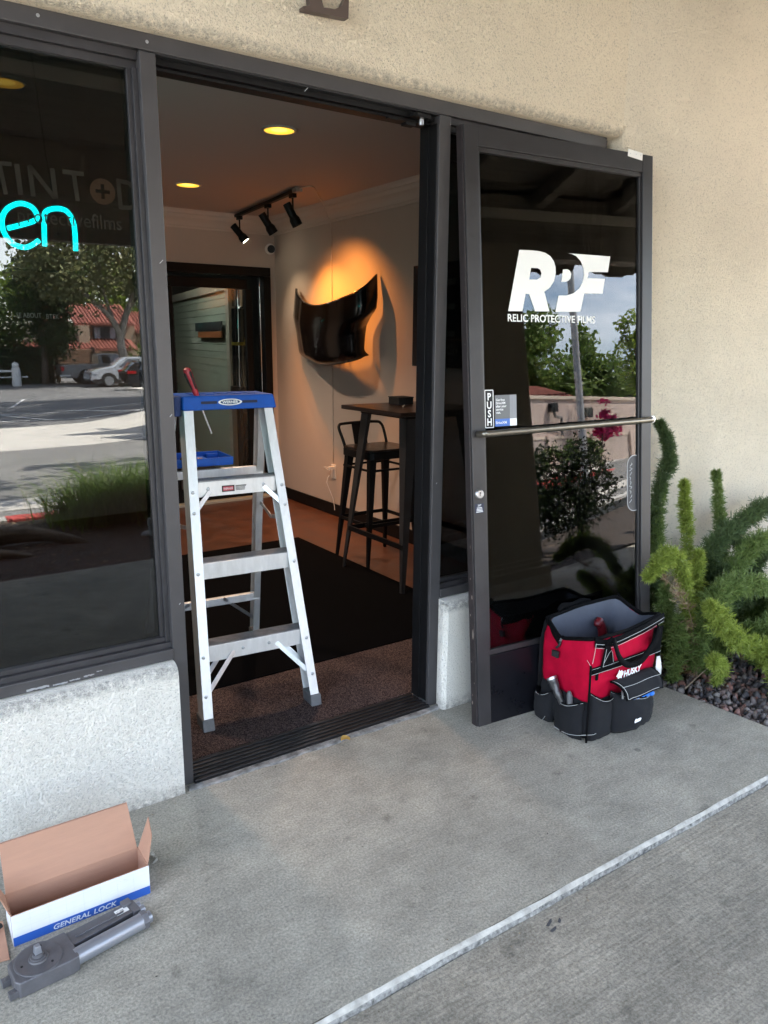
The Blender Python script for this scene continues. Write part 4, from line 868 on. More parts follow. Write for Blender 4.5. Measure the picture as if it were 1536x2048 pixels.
# local: x along the body, z up
b = MB()
hd = [(-.118, -.040), (.022, -.046), (.022, -.020), (.165, -.014), (.170, .040), (-.075, .046), (-.118, .030)]
b.prism([(-.122, -.030), (-.116, -.042), (-.01, -.054), (.012, -.053), (.016, -.018), (.016, .045), (-.085, .050), (-.118, .034)], lambda u, v, t: (u, v, t), .001, .040); b.build('gear_housing', GRY, cl, local=True, bevel=.003, seg=3)
b = MB(); b.prism([(.010, -.004), (.172, .000), (.176, .040), (.010, .044)], lambda u, v, t: (u, v, t), .002, .034); b.box(.03, .15, .012, .017, .034, .038); b.box(.155, .178, .026, .046, .003, .043); b.build('valve_body', GRY, cl, local=True, bevel=.0025, seg=3)
b = MB(); b.cyl((.008, -.031, .022), (.175, -.031, .022), .0195, n=26); b.build('cylinder_tube', GRS, cl, local=True, smooth=True)
b = MB(); b.cyl((.173, -.031, .0225), (.188, -.031, .0225), .0225, n=6); b.box(.168, .186, -.006, .040, .004, .036); b.build('end_block', GRY, cl, local=True, bevel=.002)
for (y, z, r) in ((.004, .024, .010), (-.029, .021, .0145), (.028, .02, .008)):
    b = MB(); b.cyl((.185, y, z), (.199, y, z), r, n=16); b.build('end_plug', GRS, cl, local=True, bevel=.001)
b = MB(); b.lathe([(.052, .0398), (.0515, .0425), (.048, .0435), (.046, .0428), (.001, .0432)], Matrix.Translation((-.060, .002, 0)), 36); cvr = b.build('cover_disc', GRY, cl, local=True, smooth=True)
b = MB(); b.lathe([(.0215, .043), (.0205, .0465), (.0165, .0475), (.0165, .050), (.012, .0505), (.0115, .058)], Matrix.Translation((-.060, .002, 0)), 24); b.build('spindle_collar', GRY, cl, local=True, smooth=True)
b = MB(); b.hexa([(-.068, -.006, .057), (-.052, -.006, .057), (-.052, .010, .057), (-.068, .010, .057)], [(-.066, -.004, .076), (-.054, -.004, .076), (-.054, .008, .076), (-.066, .008, .076)]); b.build('spindle', GRS, cl, local=True, bevel=.0015)
b = MB()
for k in range(3): a = 1.1+k*2.09; b.cyl((-.060+.037*math.cos(a), .002+.037*math.sin(a), .0425), (-.060+.037*math.cos(a), .002+.037*math.sin(a), .0441), .0028, n=8)
b.build('cover_hole', BLKM, cvr, local=True)
for y in (-.030, .016):
    b = MB(); b.box(-.137, -.116, y-.007, y+.008, .004, .020); b.cyl((-.128, y, .020), (-.128, y, .0215), .0035, n=8); b.build('mounting_lug', GRY, cl, local=True, bevel=.002)
cm = wm(cl) @ Matrix.Translation((.148, .021, .0348))
poly([rect(-.016, .016, -.010, .010)], cm, WPT, 'date_label', cl)
text('C 08', .012, cm @ Matrix.Translation((-.013, -.0045, .0003)), BLKM, 'label_print', cl, sx=.75)

# ================================================================== FOXTAIL FERN
F_ = {
'f1':(.028,[(2.3,-.15,.008),(2.21,-.15,.301),(2.146,-.15,.503),(2.099,-.15,.695),(2.144,-.15,.826),(2.186,-.15,.912),(2.155,-.15,1.004),(2.088,-.15,1.084)]),
'f1b':(.034,[(2.35,-.18,.02),(2.20,-.17,.25),(2.13,-.17,.44),(2.12,-.16,.62),(2.15,-.15,.80)]),
'f2':(.024,[(2.406,-.2,.001),(2.345,-.2,.29),(2.299,-.2,.539),(2.258,-.2,.708),(2.238,-.2,.813)]),
'f3':(.024,[(2.7,-.2,-.05),(2.632,-.2,.315),(2.548,-.2,.602),(2.474,-.2,.837)]),
'f4':(.045,[(2.344,-.28,.018),(2.315,-.28,.318),(2.397,-.28,.519),(2.585,-.28,.589),(2.81,-.28,.659),(3.162,-.28,.618)]),
'f5':(.030,[(2.074,-.42,.118),(1.965,-.44,.40),(1.880,-.45,.555),(1.80,-.46,.605),(1.72,-.47,.585),(1.65,-.475,.545)]),
'f6':(.042,[(2.362,-.38,.049),(2.349,-.38,.34),(2.48,-.38,.483),(2.676,-.38,.537),(3.053,-.38,.471)]),
'f7':(.045,[(2.10,-.42,.02),(2.032,-.5,.30),(2.145,-.5,.411),(2.375,-.5,.392),(2.778,-.5,.271)]),
'f8':(.040,[(2.50,-.5,-.03),(2.358,-.6,.128),(2.169,-.6,.194),(2.005,-.6,.307),(1.935,-.6,.375),(1.87,-.6,.43)]),
'f9':(.034,[(2.22,-.35,.024),(2.15,-.35,.229),(2.154,-.35,.39),(2.167,-.35,.536)]),
'f10':(.024,[(2.16,-.48,-.02),(2.02,-.60,.12),(1.93,-.62,.19),(1.885,-.64,.19)]),
'f11':(.036,[(2.148,-.3,-.001),(2.058,-.3,.142),(2.02,-.31,.292),(2.0,-.32,.40)]),
'f12':(.045,[(2.635,-.3,-.068),(2.728,-.3,.12),(2.989,-.3,.20),(3.415,-.3,.10)]),
'f13':(.045,[(2.45,-.55,.02),(2.37,-.63,.16),(2.29,-.68,.13),(2.25,-.72,.05),(2.27,-.74,-.01)]),
'f14':(.036,[(2.853,-.25,-.04),(2.839,-.25,.214),(2.755,-.25,.409),(2.608,-.25,.506)]),
'f15':(.042,[(2.382,-.3,-.034),(2.392,-.3,.139),(2.541,-.3,.228),(2.826,-.3,.16)]),
'f16':(.045,[(2.5,-.45,-.03),(2.55,-.5,.18),(2.72,-.5,.26),(2.95,-.5,.20)]),
'f17':(.038,[(2.25,-.30,-.02),(2.26,-.30,.16),(2.33,-.32,.34),(2.36,-.36,.44)]),
'f18':(.040,[(2.2,-.38,-.03),(2.3,-.45,.12),(2.42,-.55,.20),(2.60,-.60,.16)]),
'f19':(.036,[(2.05,-.36,-.03),(1.99,-.40,.08),(1.97,-.42,.20),(1.95,-.43,.30)]),
'f21':(.045,[(2.9,-.5,-.03),(2.85,-.55,.10),(2.72,-.62,.13),(2.55,-.70,.08)]),
'f22':(.045,[(2.6,-.30,-.02),(2.62,-.30,.25),(2.68,-.33,.42),(2.85,-.38,.50)]),
'f23':(.040,[(2.3,-.22,0),(2.42,-.22,.22),(2.50,-.22,.40),(2.52,-.23,.52)]),
'f24':(.040,[(2.05,-.25,0),(2.03,-.22,.15),(2.05,-.2,.33),(2.02,-.2,.48)]),
'f25':(.045,[(2.6,-.6,-.04),(2.5,-.66,.06),(2.42,-.72,.04),(2.36,-.78,-.02)]),
'f20':(.045,[(2.75,-.35,-.03),(2.85,-.40,.3),(3.0,-.45,.42),(3.3,-.5,.35)]),
}
LFS = [leafmat('fern_green_a', (.095, .15, .035), (.19, .25, .075), .35), leafmat('fern_green_b', (.18, .24, .035), (.32, .38, .08), .4), leafmat('fern_green_c', (.055, .09, .035), (.11, .155, .055), .3)]
DED = leafmat('dry_frond', (.20, .13, .075), (.30, .21, .13), .15); STM = mat('fern_stem', (.07, .11, .03), .7)
fern = root('foxtail_fern', (2.35, -.35, -.04), 'green foxtail fern with bottlebrush plumes against the wall right of the door', 'fern')
def spl(P, n):
    P = np.array(P, float); t = np.linspace(0, len(P)-1, n); o = []
    for tt in t:
        i = min(int(tt), len(P)-2); u = tt-i; a = P[max(i-1, 0)]; b_ = P[i]; c = P[i+1]; d = P[min(i+2, len(P)-1)]
        o.append(.5*((2*b_)+(c-a)*u+(2*a-5*b_+4*c-d)*u*u+(3*b_-a-3*c+d)*u**3))
    return np.array(o)
def plume(pts, r, m, dens=11500, dead=False, nl=.025):
    r = r*1.12
    c = spl(pts, 60); seg_ = np.linalg.norm(np.diff(c, axis=0), axis=1); Ln = seg_.sum(); n = int(dens*Ln*(r/.035)); 
    if dead: n = int(n*.09)
    K_ = 11; nt_ = max(8, n//K_); n = nt_*K_
    t = np.sort(rng.random(nt_))*.97+.03; idx = t*59; i0 = np.minimum(idx.astype(int), 58); fr_ = (idx-i0)[:, None]; P = c[i0]*(1-fr_)+c[i0+1]*fr_
    tan = c[i0+1]-c[i0]; tan /= np.linalg.norm(tan, axis=1)[:, None]
    rad = rng.normal(size=(nt_, 3)); rad -= tan*(rad*tan).sum(1)[:, None]; rad /= np.linalg.norm(rad, axis=1)[:, None]
    env = np.clip(np.minimum(.5+t*1.6, (1.0-t)*2.4+.25), .25, 1)*rng.uniform(.42, 1.28, nt_)*(1+.15*np.sin(t*31+r*900))
    td = rad+tan*.55+rng.normal(size=(nt_, 3))*.22; td /= np.linalg.norm(td, axis=1)[:, None]; tl = r*env*1.12
    P = np.repeat(P, K_, 0); td = np.repeat(td, K_, 0); tl = np.repeat(tl, K_); s_ = np.tile(np.linspace(.25, 1, K_), nt_)
    base = P+td*(tl*s_)[:, None]; d = td*.65+rng.normal(size=(n, 3))*.62; d /= np.linalg.norm(d, axis=1)[:, None]
    L_ = nl*(.6+.7*rng.random(n))[:, None]; w = np.cross(d, rng.normal(size=(n, 3))); w /= np.linalg.norm(w, axis=1)[:, None]; w *= (.0012 if not dead else .0009)
    V = np.stack([base-w, base+w, base+d*L_*.6+w*1.1, base+d*L_, base+d*L_*.6-w*1.1], 1).reshape(-1, 3)
    k = np.arange(n)[:, None]*5; F = np.concatenate([k+np.array([[0, 1, 2]]), k+np.array([[0, 2, 4]]), k+np.array([[4, 2, 3]])])
    o = fast('frond', V, F, m, fern)
    if dead: o['kind'] = 'stuff'
    b = MB(); b.tube([tuple(p) for p in c[::5]], [.0028, .0012], 5); b.build('stem', STM if not dead else DED, o)
    return o
pick = {'f1': 2, 'f1b': 0, 'f2': 1, 'f3': 0, 'f4': 2, 'f5': 1, 'f6': 0, 'f7': 0, 'f8': 1, 'f9': 1, 'f10': 1, 'f11': 0, 'f12': 0, 'f13': 1, 'f14': 2, 'f15': 2, 'f16': 0, 'f17': 2, 'f18': 0, 'f19': 0, 'f20': 2, 'f21': 1, 'f22': 2, 'f23': 0, 'f24': 2, 'f25': 0}
for k, (r, pts) in F_.items(): plume(pts, r*.92, LFS[pick[k]])
o = plume([(2.10, -.43, .02), (2.035, -.45, .20), (1.95, -.47, .35), (1.84, -.475, .46), (1.72, -.48, .545)], .026, DED, dead=True); o['label'] = 'dry brown frond'
o = plume([(2.12, -.40, .0), (2.06, -.44, .10), (2.03, -.46, .22)], .024, DED, dead=True); o['label'] = 'dry brown frond'
tw = root('dry_twig', (2.15, -.42, -.02), 'thin dry twig lying on the pebbles under the fern', 'twig')
b = MB(); b.tube([(2.0, -.455, -.015), (2.12, -.43, -.005), (2.25, -.41, .01), (2.38, -.40, .02)], [.0035, .002], 6, sub=2); b.tube([(2.12, -.43, -.005), (2.16, -.40, .02), (2.20, -.37, .03)], [.0022, .001], 5); b.build('twig_wood', mat('dry_wood', (.26, .20, .14), .9), tw)
lf2 = root('dry_leaf', (2.10, -.34, 0), 'curled dry reddish leaf on the pebbles beneath the fern', 'leaf')
b = MB(); b.grid([[(2.06+.02*i, -.42+.016*j, .005+.012*abs(j-2)+.006*math.sin(i*2)) for i in range(6)] for j in range(5)]); b.build('leaf_blade', leafmat('dry_leaf_brown', (.22, .10, .06), (.26, .13, .07), .2), lf2)
# fallen leaf on the door sill
lf = root('fallen_leaf', (.548, -.049, .004), 'small curled yellow leaf lying on the door threshold edge', 'leaf')
b = MB(); R1 = []
for i in range(7):
    t = i/6; w = .010*math.sin(math.pi*min(max(t, .04), .97))**.7; R1.append([Vector((.535+.030*t, -.049-.012*t+s_*w, .006+.010*abs(s_)*1.2+.007*t*(1-t)*3)) for s_ in (-1, -.5, 0, .5, 1)])
b.grid(R1); b.build('leaf_blade', leafmat('yellow_leaf', (.45, .27, .06), (.5, .3, .08), .3), lf); b = MB(); b.tube([(.565, -.061, .010), (.575, -.068, .006)], .0008, 5); b.build('leaf_stalk', mat('dry_wood', (.26, .20, .14)), lf)
# dark scuffs on the lower walk
sk = MB()
for (x, y, a, l) in ((.533, -1.076, .3, .024), (.525, -1.098, .1, .02), (.56, -1.085, .2, .012)):
    sk.add([(x+l*math.cos(t)*.6*(1+.2*math.sin(3*t)), y+.0055*math.sin(t)*(1+.3*math.cos(2*t))+a*.02*math.cos(t), -.0225) for t in np.linspace(0, 5.9, 14)], [tuple(range(14))])
o = sk.build('concrete_scuff', mat('scuff_stain', (.06, .06, .065), .9)); struct(o)

# ================================================================== NEON SIGN, WINDOW LETTERING, WALL LETTER
neon = root('neon_sign', (-.45, .10, 1.66), 'glowing turquoise neon open sign hanging inside the left shop window', 'neon sign')
NEO = mat('neon_tube', (0, .3, .3), .4, emit=(.0, 1.0, .93), es=2.6)
let = {'e': [(-.387, .1, 1.704), (-.323, .1, 1.727), (-.312, .1, 1.743), (-.324, .1, 1.763), (-.352, .1, 1.769), (-.382, .1, 1.754), (-.398, .1, 1.727), (-.397, .1, 1.695), (-.38, .1, 1.668), (-.353, .1, 1.659), (-.333, .1, 1.665), (-.312, .1, 1.68)],
 'n': [(-.299, .1, 1.666), (-.295, .1, 1.733), (-.288, .1, 1.755), (-.262, .1, 1.765), (-.236, .1, 1.761), (-.221, .1, 1.736), (-.218, .1, 1.702), (-.22, .1, 1.659)],
 'p': [(-.52, .1, 1.60), (-.515, .1, 1.74), (-.49, .1, 1.765), (-.45, .1, 1.765), (-.425, .1, 1.735), (-.43, .1, 1.69), (-.46, .1, 1.665), (-.50, .1, 1.675)],
 'o': [(-.60, .1, 1.665), (-.64, .1, 1.675), (-.66, .1, 1.715), (-.64, .1, 1.755), (-.60, .1, 1.768), (-.56, .1, 1.75), (-.545, .1, 1.712), (-.56, .1, 1.675), (-.595, .1, 1.665)]}
for k, pts in let.items(): b = MB(); b.tube(pts, .0064, 10, sub=5); b.build('neon_letter', NEO, neon, smooth='all')
b = MB(); b.box(-.70, -.19, .108, .112, 1.60, 1.605); 
for x in (-.60, -.36, -.26): b.cyl((x, .1, 1.70), (x, .112, 1.70), .003)
b.tube([(-.29, .11, 2.15), (-.275, .11, 1.9), (-.262, .11, 1.772)], .0012, 5); b.build('neon_support', BLKM, neon)
WLM = lambda x, z: frame((x, .058, z), X, Z)
DV = mat('window_vinyl', (.036, .034, .028), .7, spec=.1); DVO = mat('window_vinyl_orange', (.05, .030, .018), .7, spec=.1)
vl = root('window_lettering', (-.2, .058, 1.76), 'dim beige studio lettering on the inside of the dark left window', 'lettering')
def glyph(name, strokes, w):
    b = MB()
    for p, q_ in strokes: b.bar((p[0], .0480, p[1]), (q_[0], .0480, q_[1]), w, .0008, (0, 1, 0))
    b.build(name, DV, vl)
glyph('letter_T', [((-.42, 1.852), (-.372, 1.854)), ((-.40, 1.85), (-.392, 1.78))], .010)
glyph('letter_I', [((-.360, 1.856), (-.357, 1.782))], .012)
glyph('letter_N', [((-.330, 1.856), (-.327, 1.782)), ((-.330, 1.856), (-.274, 1.782)), ((-.275, 1.856), (-.272, 1.782))], .011)
glyph('letter_T', [((-.250, 1.851), (-.196, 1.851)), ((-.222, 1.851), (-.217, 1.782))], .011)
glyph('letter_D', [((-.106, 1.85), (-.104, 1.772)), ((-.106, 1.845), (-.078, 1.842)), ((-.078, 1.843), (-.058, 1.822)), ((-.058, 1.822), (-.056, 1.798)), ((-.056, 1.800), (-.074, 1.778)), ((-.074, 1.778), (-.104, 1.776))], .011)
crs = lambda r, t: [(-r, t), (-t, t), (-t, r), (t, r), (t, t), (r, t), (r, -t), (t, -t), (t, -r), (-t, -r), (-t, -t), (-r, -t)]
poly([ovl(.0335, .0335), crs(.019, .0045)], frame((-.150, .0476, 1.812), X, Z), DVO, 'plus_disc', vl)
text('protectivefilms', .052, frame((-.372, .0476, 1.716), X, Z), DV, 'lettering_line', vl, sx=.86)
hv = root('hours_lettering', (-.35, .058, 1.49), 'faint reversed lettering low on the left shop window', 'lettering')
HVM = mat('faint_window_print', (.06, .07, .065), .7)
text('SE ABOUT', .018, frame((-.395, .0476, 1.476), X, Z), HVM, 'lettering_line', hv, sx=.75); text('BTEK', .018, frame((-.322, .0476, 1.474), X, Z), HVM, 'lettering_line', hv, sx=.8)
# hanging wire behind window handled by neon support. Wall letter E over the door
lt = root('sign_letter', (.49, -.06, 2.34), 'dark brown metal letter E mounted on the stucco above the doorway', 'letter')
Eo = [(.0, .0), (.150, .0), (.156, .060), (.148, .060), (.130, .030), (.105, .018), (.068, .016), (.064, .03), (.064, .115), (.10, .115), (.112, .092), (.118, .092), (.118, .155), (.112, .155), (.10, .132), (.064, .132), (.064, .225), (.11, .225), (.13, .212), (.142, .185), (.149, .185), (.146, .243), (.0, .243), (.0, .234), (.022, .228), (.024, .015), (.0, .009)]
poly([Eo], frame((.408, -.066, 2.336), (1, 0, .06), Z), mat('letter_brown', (.085, .06, .05), .5), 'letter_face', lt, ext=.012)

# ================================================================== INTERIOR
def area_spot(name, loc, tgt, power, col, size, par, r=.03, blend=.5):
    ld = bpy.data.lights.new(name, 'SPOT'); ld.energy = power; ld.color = col; ld.spot_size = R_(size); ld.spot_blend = blend; ld.shadow_soft_size = r
    o = bpy.data.objects.new(name, ld); COL.objects.link(o); o.parent = par; o.matrix_parent_inverse = wm(par).inverted(); o.location = loc
    o.rotation_euler = (Vector(tgt)-Vector(loc)).to_track_quat('-Z', 'Y').to_euler(); return o
YEL = mat('amber_downlight', (.8, .5, .1), .5, emit=(1.0, .50, .045), es=.15); YEH = mat('amber_bulb', (.8, .5, .1), .5, emit=(1.0, .60, .08), es=.26)
for (x, y, lab) in ((1.105, 1.45, 'amber recessed ceiling light nearest the open doorway'), (1.235, 3.05, 'smaller amber recessed ceiling light farther back in the room'), (-.125, 1.45, 'amber recessed ceiling light behind the left window glass')):
    rl = root('recessed_light', (x, y, 2.43), lab, 'ceiling light', group='recessed ceiling lights')
    b = MB(); b.lathe([(.088, -.0005), (.086, -.006), (.074, -.008), (.072, -.001)], n=32); b.build('trim_ring', mat('trim_white', (.6, .55, .5), .5), rl, local=True, smooth='all')
    b = MB(); n = 32; rows = [[(r*math.cos(6.2832*i/n), r*math.sin(6.2832*i/n), z) for i in range(n+1)] for r, z in ((.073, -.006), (.070, -.004), (.045, -.002), (.04, -.0022))]; b.grid(rows); b.build('reflector', YEL, rl, local=True, smooth='all')
    b = MB(); b.add([(.041*math.cos(6.2832*i/24), .041*math.sin(6.2832*i/24), -.003) for i in range(24)], [tuple(range(24))]); b.build('bulb', YEH, rl, local=True)
    area_spot('downlight', (x, y, 2.415), (x, y, 0), 9.5, (1, .70, .50), 110, rl, .05, .7)
# track light
tk = root('track_light', (1.78, 3.0, 2.43), 'black ceiling track light with three spot heads aimed at the side wall', 'track light')
tp0, tp1 = Vector((1.99, 3.98, 2.408)), Vector((1.865, 2.72, 2.408))
b = MB(); b.bar(tp0, tp1, .036, .022, (0, 0, 1)); b.build('track', BLK, tk, bevel=.002)
b = MB(); b.bar(tp1+Vector((0, -.005, 0)), tp1+Vector((-.006, -.07, 0)), .05, .028, (0, 0, 1)); b.build('end_feed', mat('feed_white', (.40, .35, .31), .6), tk, bevel=.003)
dirs = [Vector((.42, -.30, -.62)), Vector((.42, -.05, -.62)), Vector((.36, -.15, -.75))]
for i, t in enumerate((.06, .58, .965)):
    p = tp0.lerp(tp1, t); h = root('spot_head_tmp', p, None, None) if False else None
    b = MB(); b.bar(p+Vector((0, .03, -.022)), p+Vector((0, -.03, -.022)), .03, .03, (0, 0, 1)); b.cyl(p+Vector((0, 0, -.03)), p+Vector((.0, 0, -.115)), .006); hd_ = b.build('spot_head', BLK, tk)
    d = dirs[i].normalized(); c = p+Vector((-.02, 0, -.125)); b = MB()
    fm = frame(c-d*.05, d.orthogonal(), d.cross(d.orthogonal()))
    b.cyl(c-d*.055, c+d*.045, .028, .028, 18); b.cyl(c+d*.04, c+d*.06, .029, .037, 18, cap=False); b.cyl(c+d*.06, c+d*.105, .037, .037, 18, cap=False); b.build('head_can', BLK, hd_, smooth=True)
    b = MB(); x_ = d.orthogonal().normalized(); y_ = d.cross(x_); b.add([c+d*.096+(x_*math.cos(6.283*k/20)+y_*math.sin(6.283*k/20))*.034 for k in range(20)], [tuple(range(20))])
    b.build('bulb_face', mat('lamp_white', (.8, .8, .7), .5, emit=(1, .86, .62), es=3) if i == 0 else mat('lamp_dim', (.5, .4, .3), .5, emit=(1, .6, .3), es=.25), hd_)
    tgt = c+d*2
    if i == 1: area_spot('spot', c+d*.11, (2.40, 3.10, 1.20), 7.0, (1, .33, .055), 92, tk, .014, 1)
    if i == 2: area_spot('spot', c+d*.11, (2.40, 2.92, 1.25), 4.5, (1, .33, .06), 122, tk, .014, 1.0)
    if i == 0: area_spot('spot', c+d*.11, (2.40, 3.5, 1.2), 1.2, (1, .72, .45), 80, tk, .012, .9)
cdx = root('power_cord', (2.39, 3.14, .4), 'thin white cord running down the wall from the track light', 'cord')
b = MB(); b.tube([(1.86, 2.66, 2.41), (1.90, 2.60, 2.425), (1.96, 2.62, 2.425), (2.12, 2.85, 2.42), (2.26, 3.02, 2.40), (2.34, 3.10, 2.33), (2.392, 3.14, 2.28), (2.398, 3.145, 1.9), (2.398, 3.142, 1.3), (2.398, 3.14, .9), (2.398, 3.139, .44)], .0035, 6, sub=3); b.build('cord_line', mat('cord_white', (.62, .56, .5), .5), cdx, smooth='all')
ol = root('wall_outlet', (2.40, 3.14, .37), 'white wall outlet with two plugs at the end of the cord', 'outlet')
b = MB(); b.box(2.398, 2.405, 3.105, 3.175, .31, .425); b.build('plate', WPT, ol, bevel=.002)
b = MB(); b.box(2.355, 2.398, 3.12, 3.15, .385, .41); b.tube([(2.36, 3.13, .40), (2.34, 3.17, .405), (2.35, 3.21, .395), (2.38, 3.22, .38), (2.395, 3.19, .37)], .004, 6, sub=3); b.tube([(2.36, 3.14, .34), (2.34, 3.15, .28), (2.38, 3.12, .15), (2.385, 3.10, .05)], .003, 6, sub=2); b.build('plug', WPT, ol, bevel=.001)
sc_ = root('security_camera', (2.36, 4.08, 2.18), 'round white security camera with black lens in the room corner', 'camera')
b = MB(); b.cyl((2.355, 4.128, 2.185), (2.345, 4.09, 2.185), .042, .045, 20); b.cyl((2.345, 4.09, 2.185), (2.325, 4.03, 2.178), .036, .036, 20); b.build('housing', WPT, sc_, smooth=True)
b = MB(); b.cyl((2.325, 4.032, 2.178), (2.320, 4.020, 2.177), .034, .032, 20); b.build('lens', BLK, sc_, smooth=True)
# car hood on the wall
hd = root('car_hood', (2.38, 3.1, 1.24), 'glossy black car hood mounted on the wall under the amber spotlight', 'car hood')
GB = mat('gloss_black_paint', (.0025, .0025, .0035), .22, coat=.2, spec=.3)
H_T = [(2.385, 3.681, 1.838), (2.335, 3.572, 1.791), (2.255, 3.328, 1.728), (2.205, 3.138, 1.69), (2.165, 2.925, 1.675), (2.155, 2.729, 1.689), (2.175, 2.548, 1.724), (2.245, 2.456, 1.787), (2.375, 2.494, 1.878)]
H_B = [(2.355, 3.57, 1.28), (2.315, 3.458, 1.281), (2.285, 3.356, 1.279), (2.225, 3.139, 1.252), (2.195, 2.988, 1.246), (2.185, 2.787, 1.258), (2.205, 2.634, 1.28), (2.255, 2.577, 1.298), (2.325, 2.595, 1.308)]
hT = spl(H_T, 49); hB = spl(H_B, 49)
def hood_pt(s_, t):
    i = int(round(s_*48)); p = Vector(hT[i])*(1-t)+Vector(hB[i])*t
    p.y += float(np.interp(t, [0, .26, .4, .48, .6, .71, 1], [0, -.055, -.063, -.011, .033, .03, 0]))*s_**2.2+float(np.interp(t, [0, .4, .65, 1], [0, .07, .03, 0]))*(1-s_)**2.2
    u = abs(2*s_-1); p.x -= .015*math.sin(math.pi*t)*(1-u**2)+.010*math.exp(-((u-.45)/.07)**2)*(1-t*.4)
    if t > .9: p.x += .05*((t-.9)/.1)**2
    return p
b = MB(); b.grid([[hood_pt(s_, t) for s_ in np.linspace(0, 1, 49)] for t in np.linspace(0, 1, 29)]); ho = b.build('panel', GB, hd, smooth='all'); md = ho.modifiers.new('solid', 'SOLIDIFY'); md.thickness = .018; md.offset = -1
b = MB()
for s_ in (.5,): q_ = hood_pt(s_, .5); b.cyl((RW, q_.y, q_.z), (q_.x+.03, q_.y, q_.z), .01)
b.build('wall_bracket', BLKM, hd)
# wall panel with lettering (dark) on the right wall
wp = root('wall_sign', (2.37, 1.7, 1.25), 'black wall panel with pale letters just inside the right of the doorway', 'sign')
b = MB(); b.box(2.365, 2.404, .95, 2.03, 1.254, 1.90); b.build('panel', mat('panel_black', (.006, .006, .012), .25), wp, bevel=.003)
DV2 = mat('panel_letter', (.16, .16, .135), .6)
b = MB(); xx = 2.362
b.box(xx, xx+.0035, 1.73, 1.80, 1.45, 1.835)
for z in (1.78, 1.63, 1.465): b.box(xx, xx+.0034, 1.585, 1.73, z-.019, z+.019)
b.build('letter_E', DV2, wp)
text('ectiv', .135, frame((xx-.0005, 1.70, 1.335), -Y, Z), DV2, 'lettering_line', wp, sx=.62)
b = MB(); b.box(xx, xx+.0034, 1.2, 1.74, 1.425, 1.436); b.build('underline', mat('panel_orange', (.16, .06, .02), .6), wp)
# bar table
tb_ = root('bar_table', (1.985, 1.50, 0), 'square bar height table with dark wood top and black metal legs', 'table')
b = MB(); b.box(1.675, 2.30, 1.19, 1.82, 1.012, 1.036); b.build('tabletop', mat('dark_walnut', (.012, .006, .0045), .35, var=.4, vscale=6, stretch=(8, .6, 8), coat=.3), tb_, bevel=.004)
b = MB(); b.box(1.765, 2.205, 1.26, 1.74, .990, 1.0118); b.build('apron', BLK, tb_, bevel=.002)
DGM = mat('gunmetal_legs', (.035, .035, .037), .42, .3, var=.2, vscale=8)
for sx in (-1, 1):
    for sy in (-1, 1):
        tx_, ty_ = 1.985+sx*.215, 1.50+sy*.235; bx_, by_ = 1.985+sx*.315, 1.482+sy*.328; b = MB()
        wq = .075; wb_ = .022; f = lambda cx, cy, z, w: [(cx, cy, z), (cx-sx*w, cy, z), (cx-sx*w, cy-sy*.004, z), (cx, cy-sy*.004, z)]
        g_ = lambda cx, cy, z, w: [(cx, cy, z), (cx, cy-sy*w, z), (cx-sx*.004, cy-sy*w, z), (cx-sx*.004, cy, z)]
        b.hexa(f(bx_, by_, .004, wb_), f(tx_, ty_, 1.0, wq)); b.hexa(g_(bx_, by_, .004, wb_), g_(tx_, ty_, 1.0, wq)); b.build('leg', DGM, tb_)
b = MB(); 
for (p, q_) in (((1.70, 1.19), (1.70, 1.77)), ((2.27, 1.19), (2.27, 1.77)), ((1.70, 1.77), (2.27, 1.77))): b.bar((p[0], p[1], .27), (q_[0], q_[1], .27), .012, .03, (0, 0, 1))
b.build('stretcher', BLK, tb_)
cbx = root('card_holder', (2.02, 1.66, 1.036), 'small dark box standing on the bar table top', 'box')
b = MB(); b.box(1.96, 2.07, 1.61, 1.72, 1.037, 1.078); b.box(1.957, 2.073, 1.607, 1.723, 1.078, 1.084); b.build('box_body', BLKM, cbx, bevel=.002)
pn_ = root('pen', (1.92, 1.50, 1.04), 'small pale pen lying on the bar table top', 'pen')
b = MB(); b.cyl((1.89, 1.47, 1.041), (1.95, 1.54, 1.041), .004); b.build('pen_body', mat('pale_plastic', (.4, .38, .36), .5), pn_)
# bar stool
stl = root('bar_stool', (2.0, 1.895, 0), 'black metal bar stool with low curved back and wooden seat', 'stool')
b = MB(); b.prism(rrect(.36, .34, .05, cx=2.0, cy=1.885), lambda u, v, t: (u, v, t), .738, .752); b.build('seat', MATS['dark_walnut'], stl, bevel=.004)
b = MB(); b.prism(rrect(.37, .35, .05, cx=2.0, cy=1.885), lambda u, v, t: (u, v, t), .69, .737); b.build('seat_frame', BLK, stl, bevel=.004)
for sx in (-1, 1):
    for sy in (-1, 1):
        b = MB(); tx_, ty_ = 2.0+sx*.165, 1.885+sy*.155; bx_, by_ = 1.995+sx*.205, 1.895+sy*.20
        f = lambda cx, cy, z, w: [(cx, cy, z), (cx-sx*w, cy, z), (cx-sx*w, cy-sy*w, z), (cx, cy-sy*w, z)]
        b.hexa(f(bx_, by_, .0, .018), f(tx_, ty_, .70, .046)); b.build('leg', BLK, stl, bevel=.002)
b = MB(); z = .27
for (p, q_) in (((-1, -1), (1, -1)), ((1, -1), (1, 1)), ((1, 1), (-1, 1)), ((-1, 1), (-1, -1))):
    b.bar((1.995+p[0]*.182, 1.895+p[1]*.18, z), (1.995+q_[0]*.182, 1.895+q_[1]*.18, z), .008, .022, (0, 0, 1)); b.bar((1.998+p[0]*.165, 1.89+p[1]*.16, .62), (1.998+q_[0]*.165, 1.89+q_[1]*.16, .62), .008, .014, (0, 0, 1)) if False else None
b.build('footrest', BLK, stl)
b = MB()
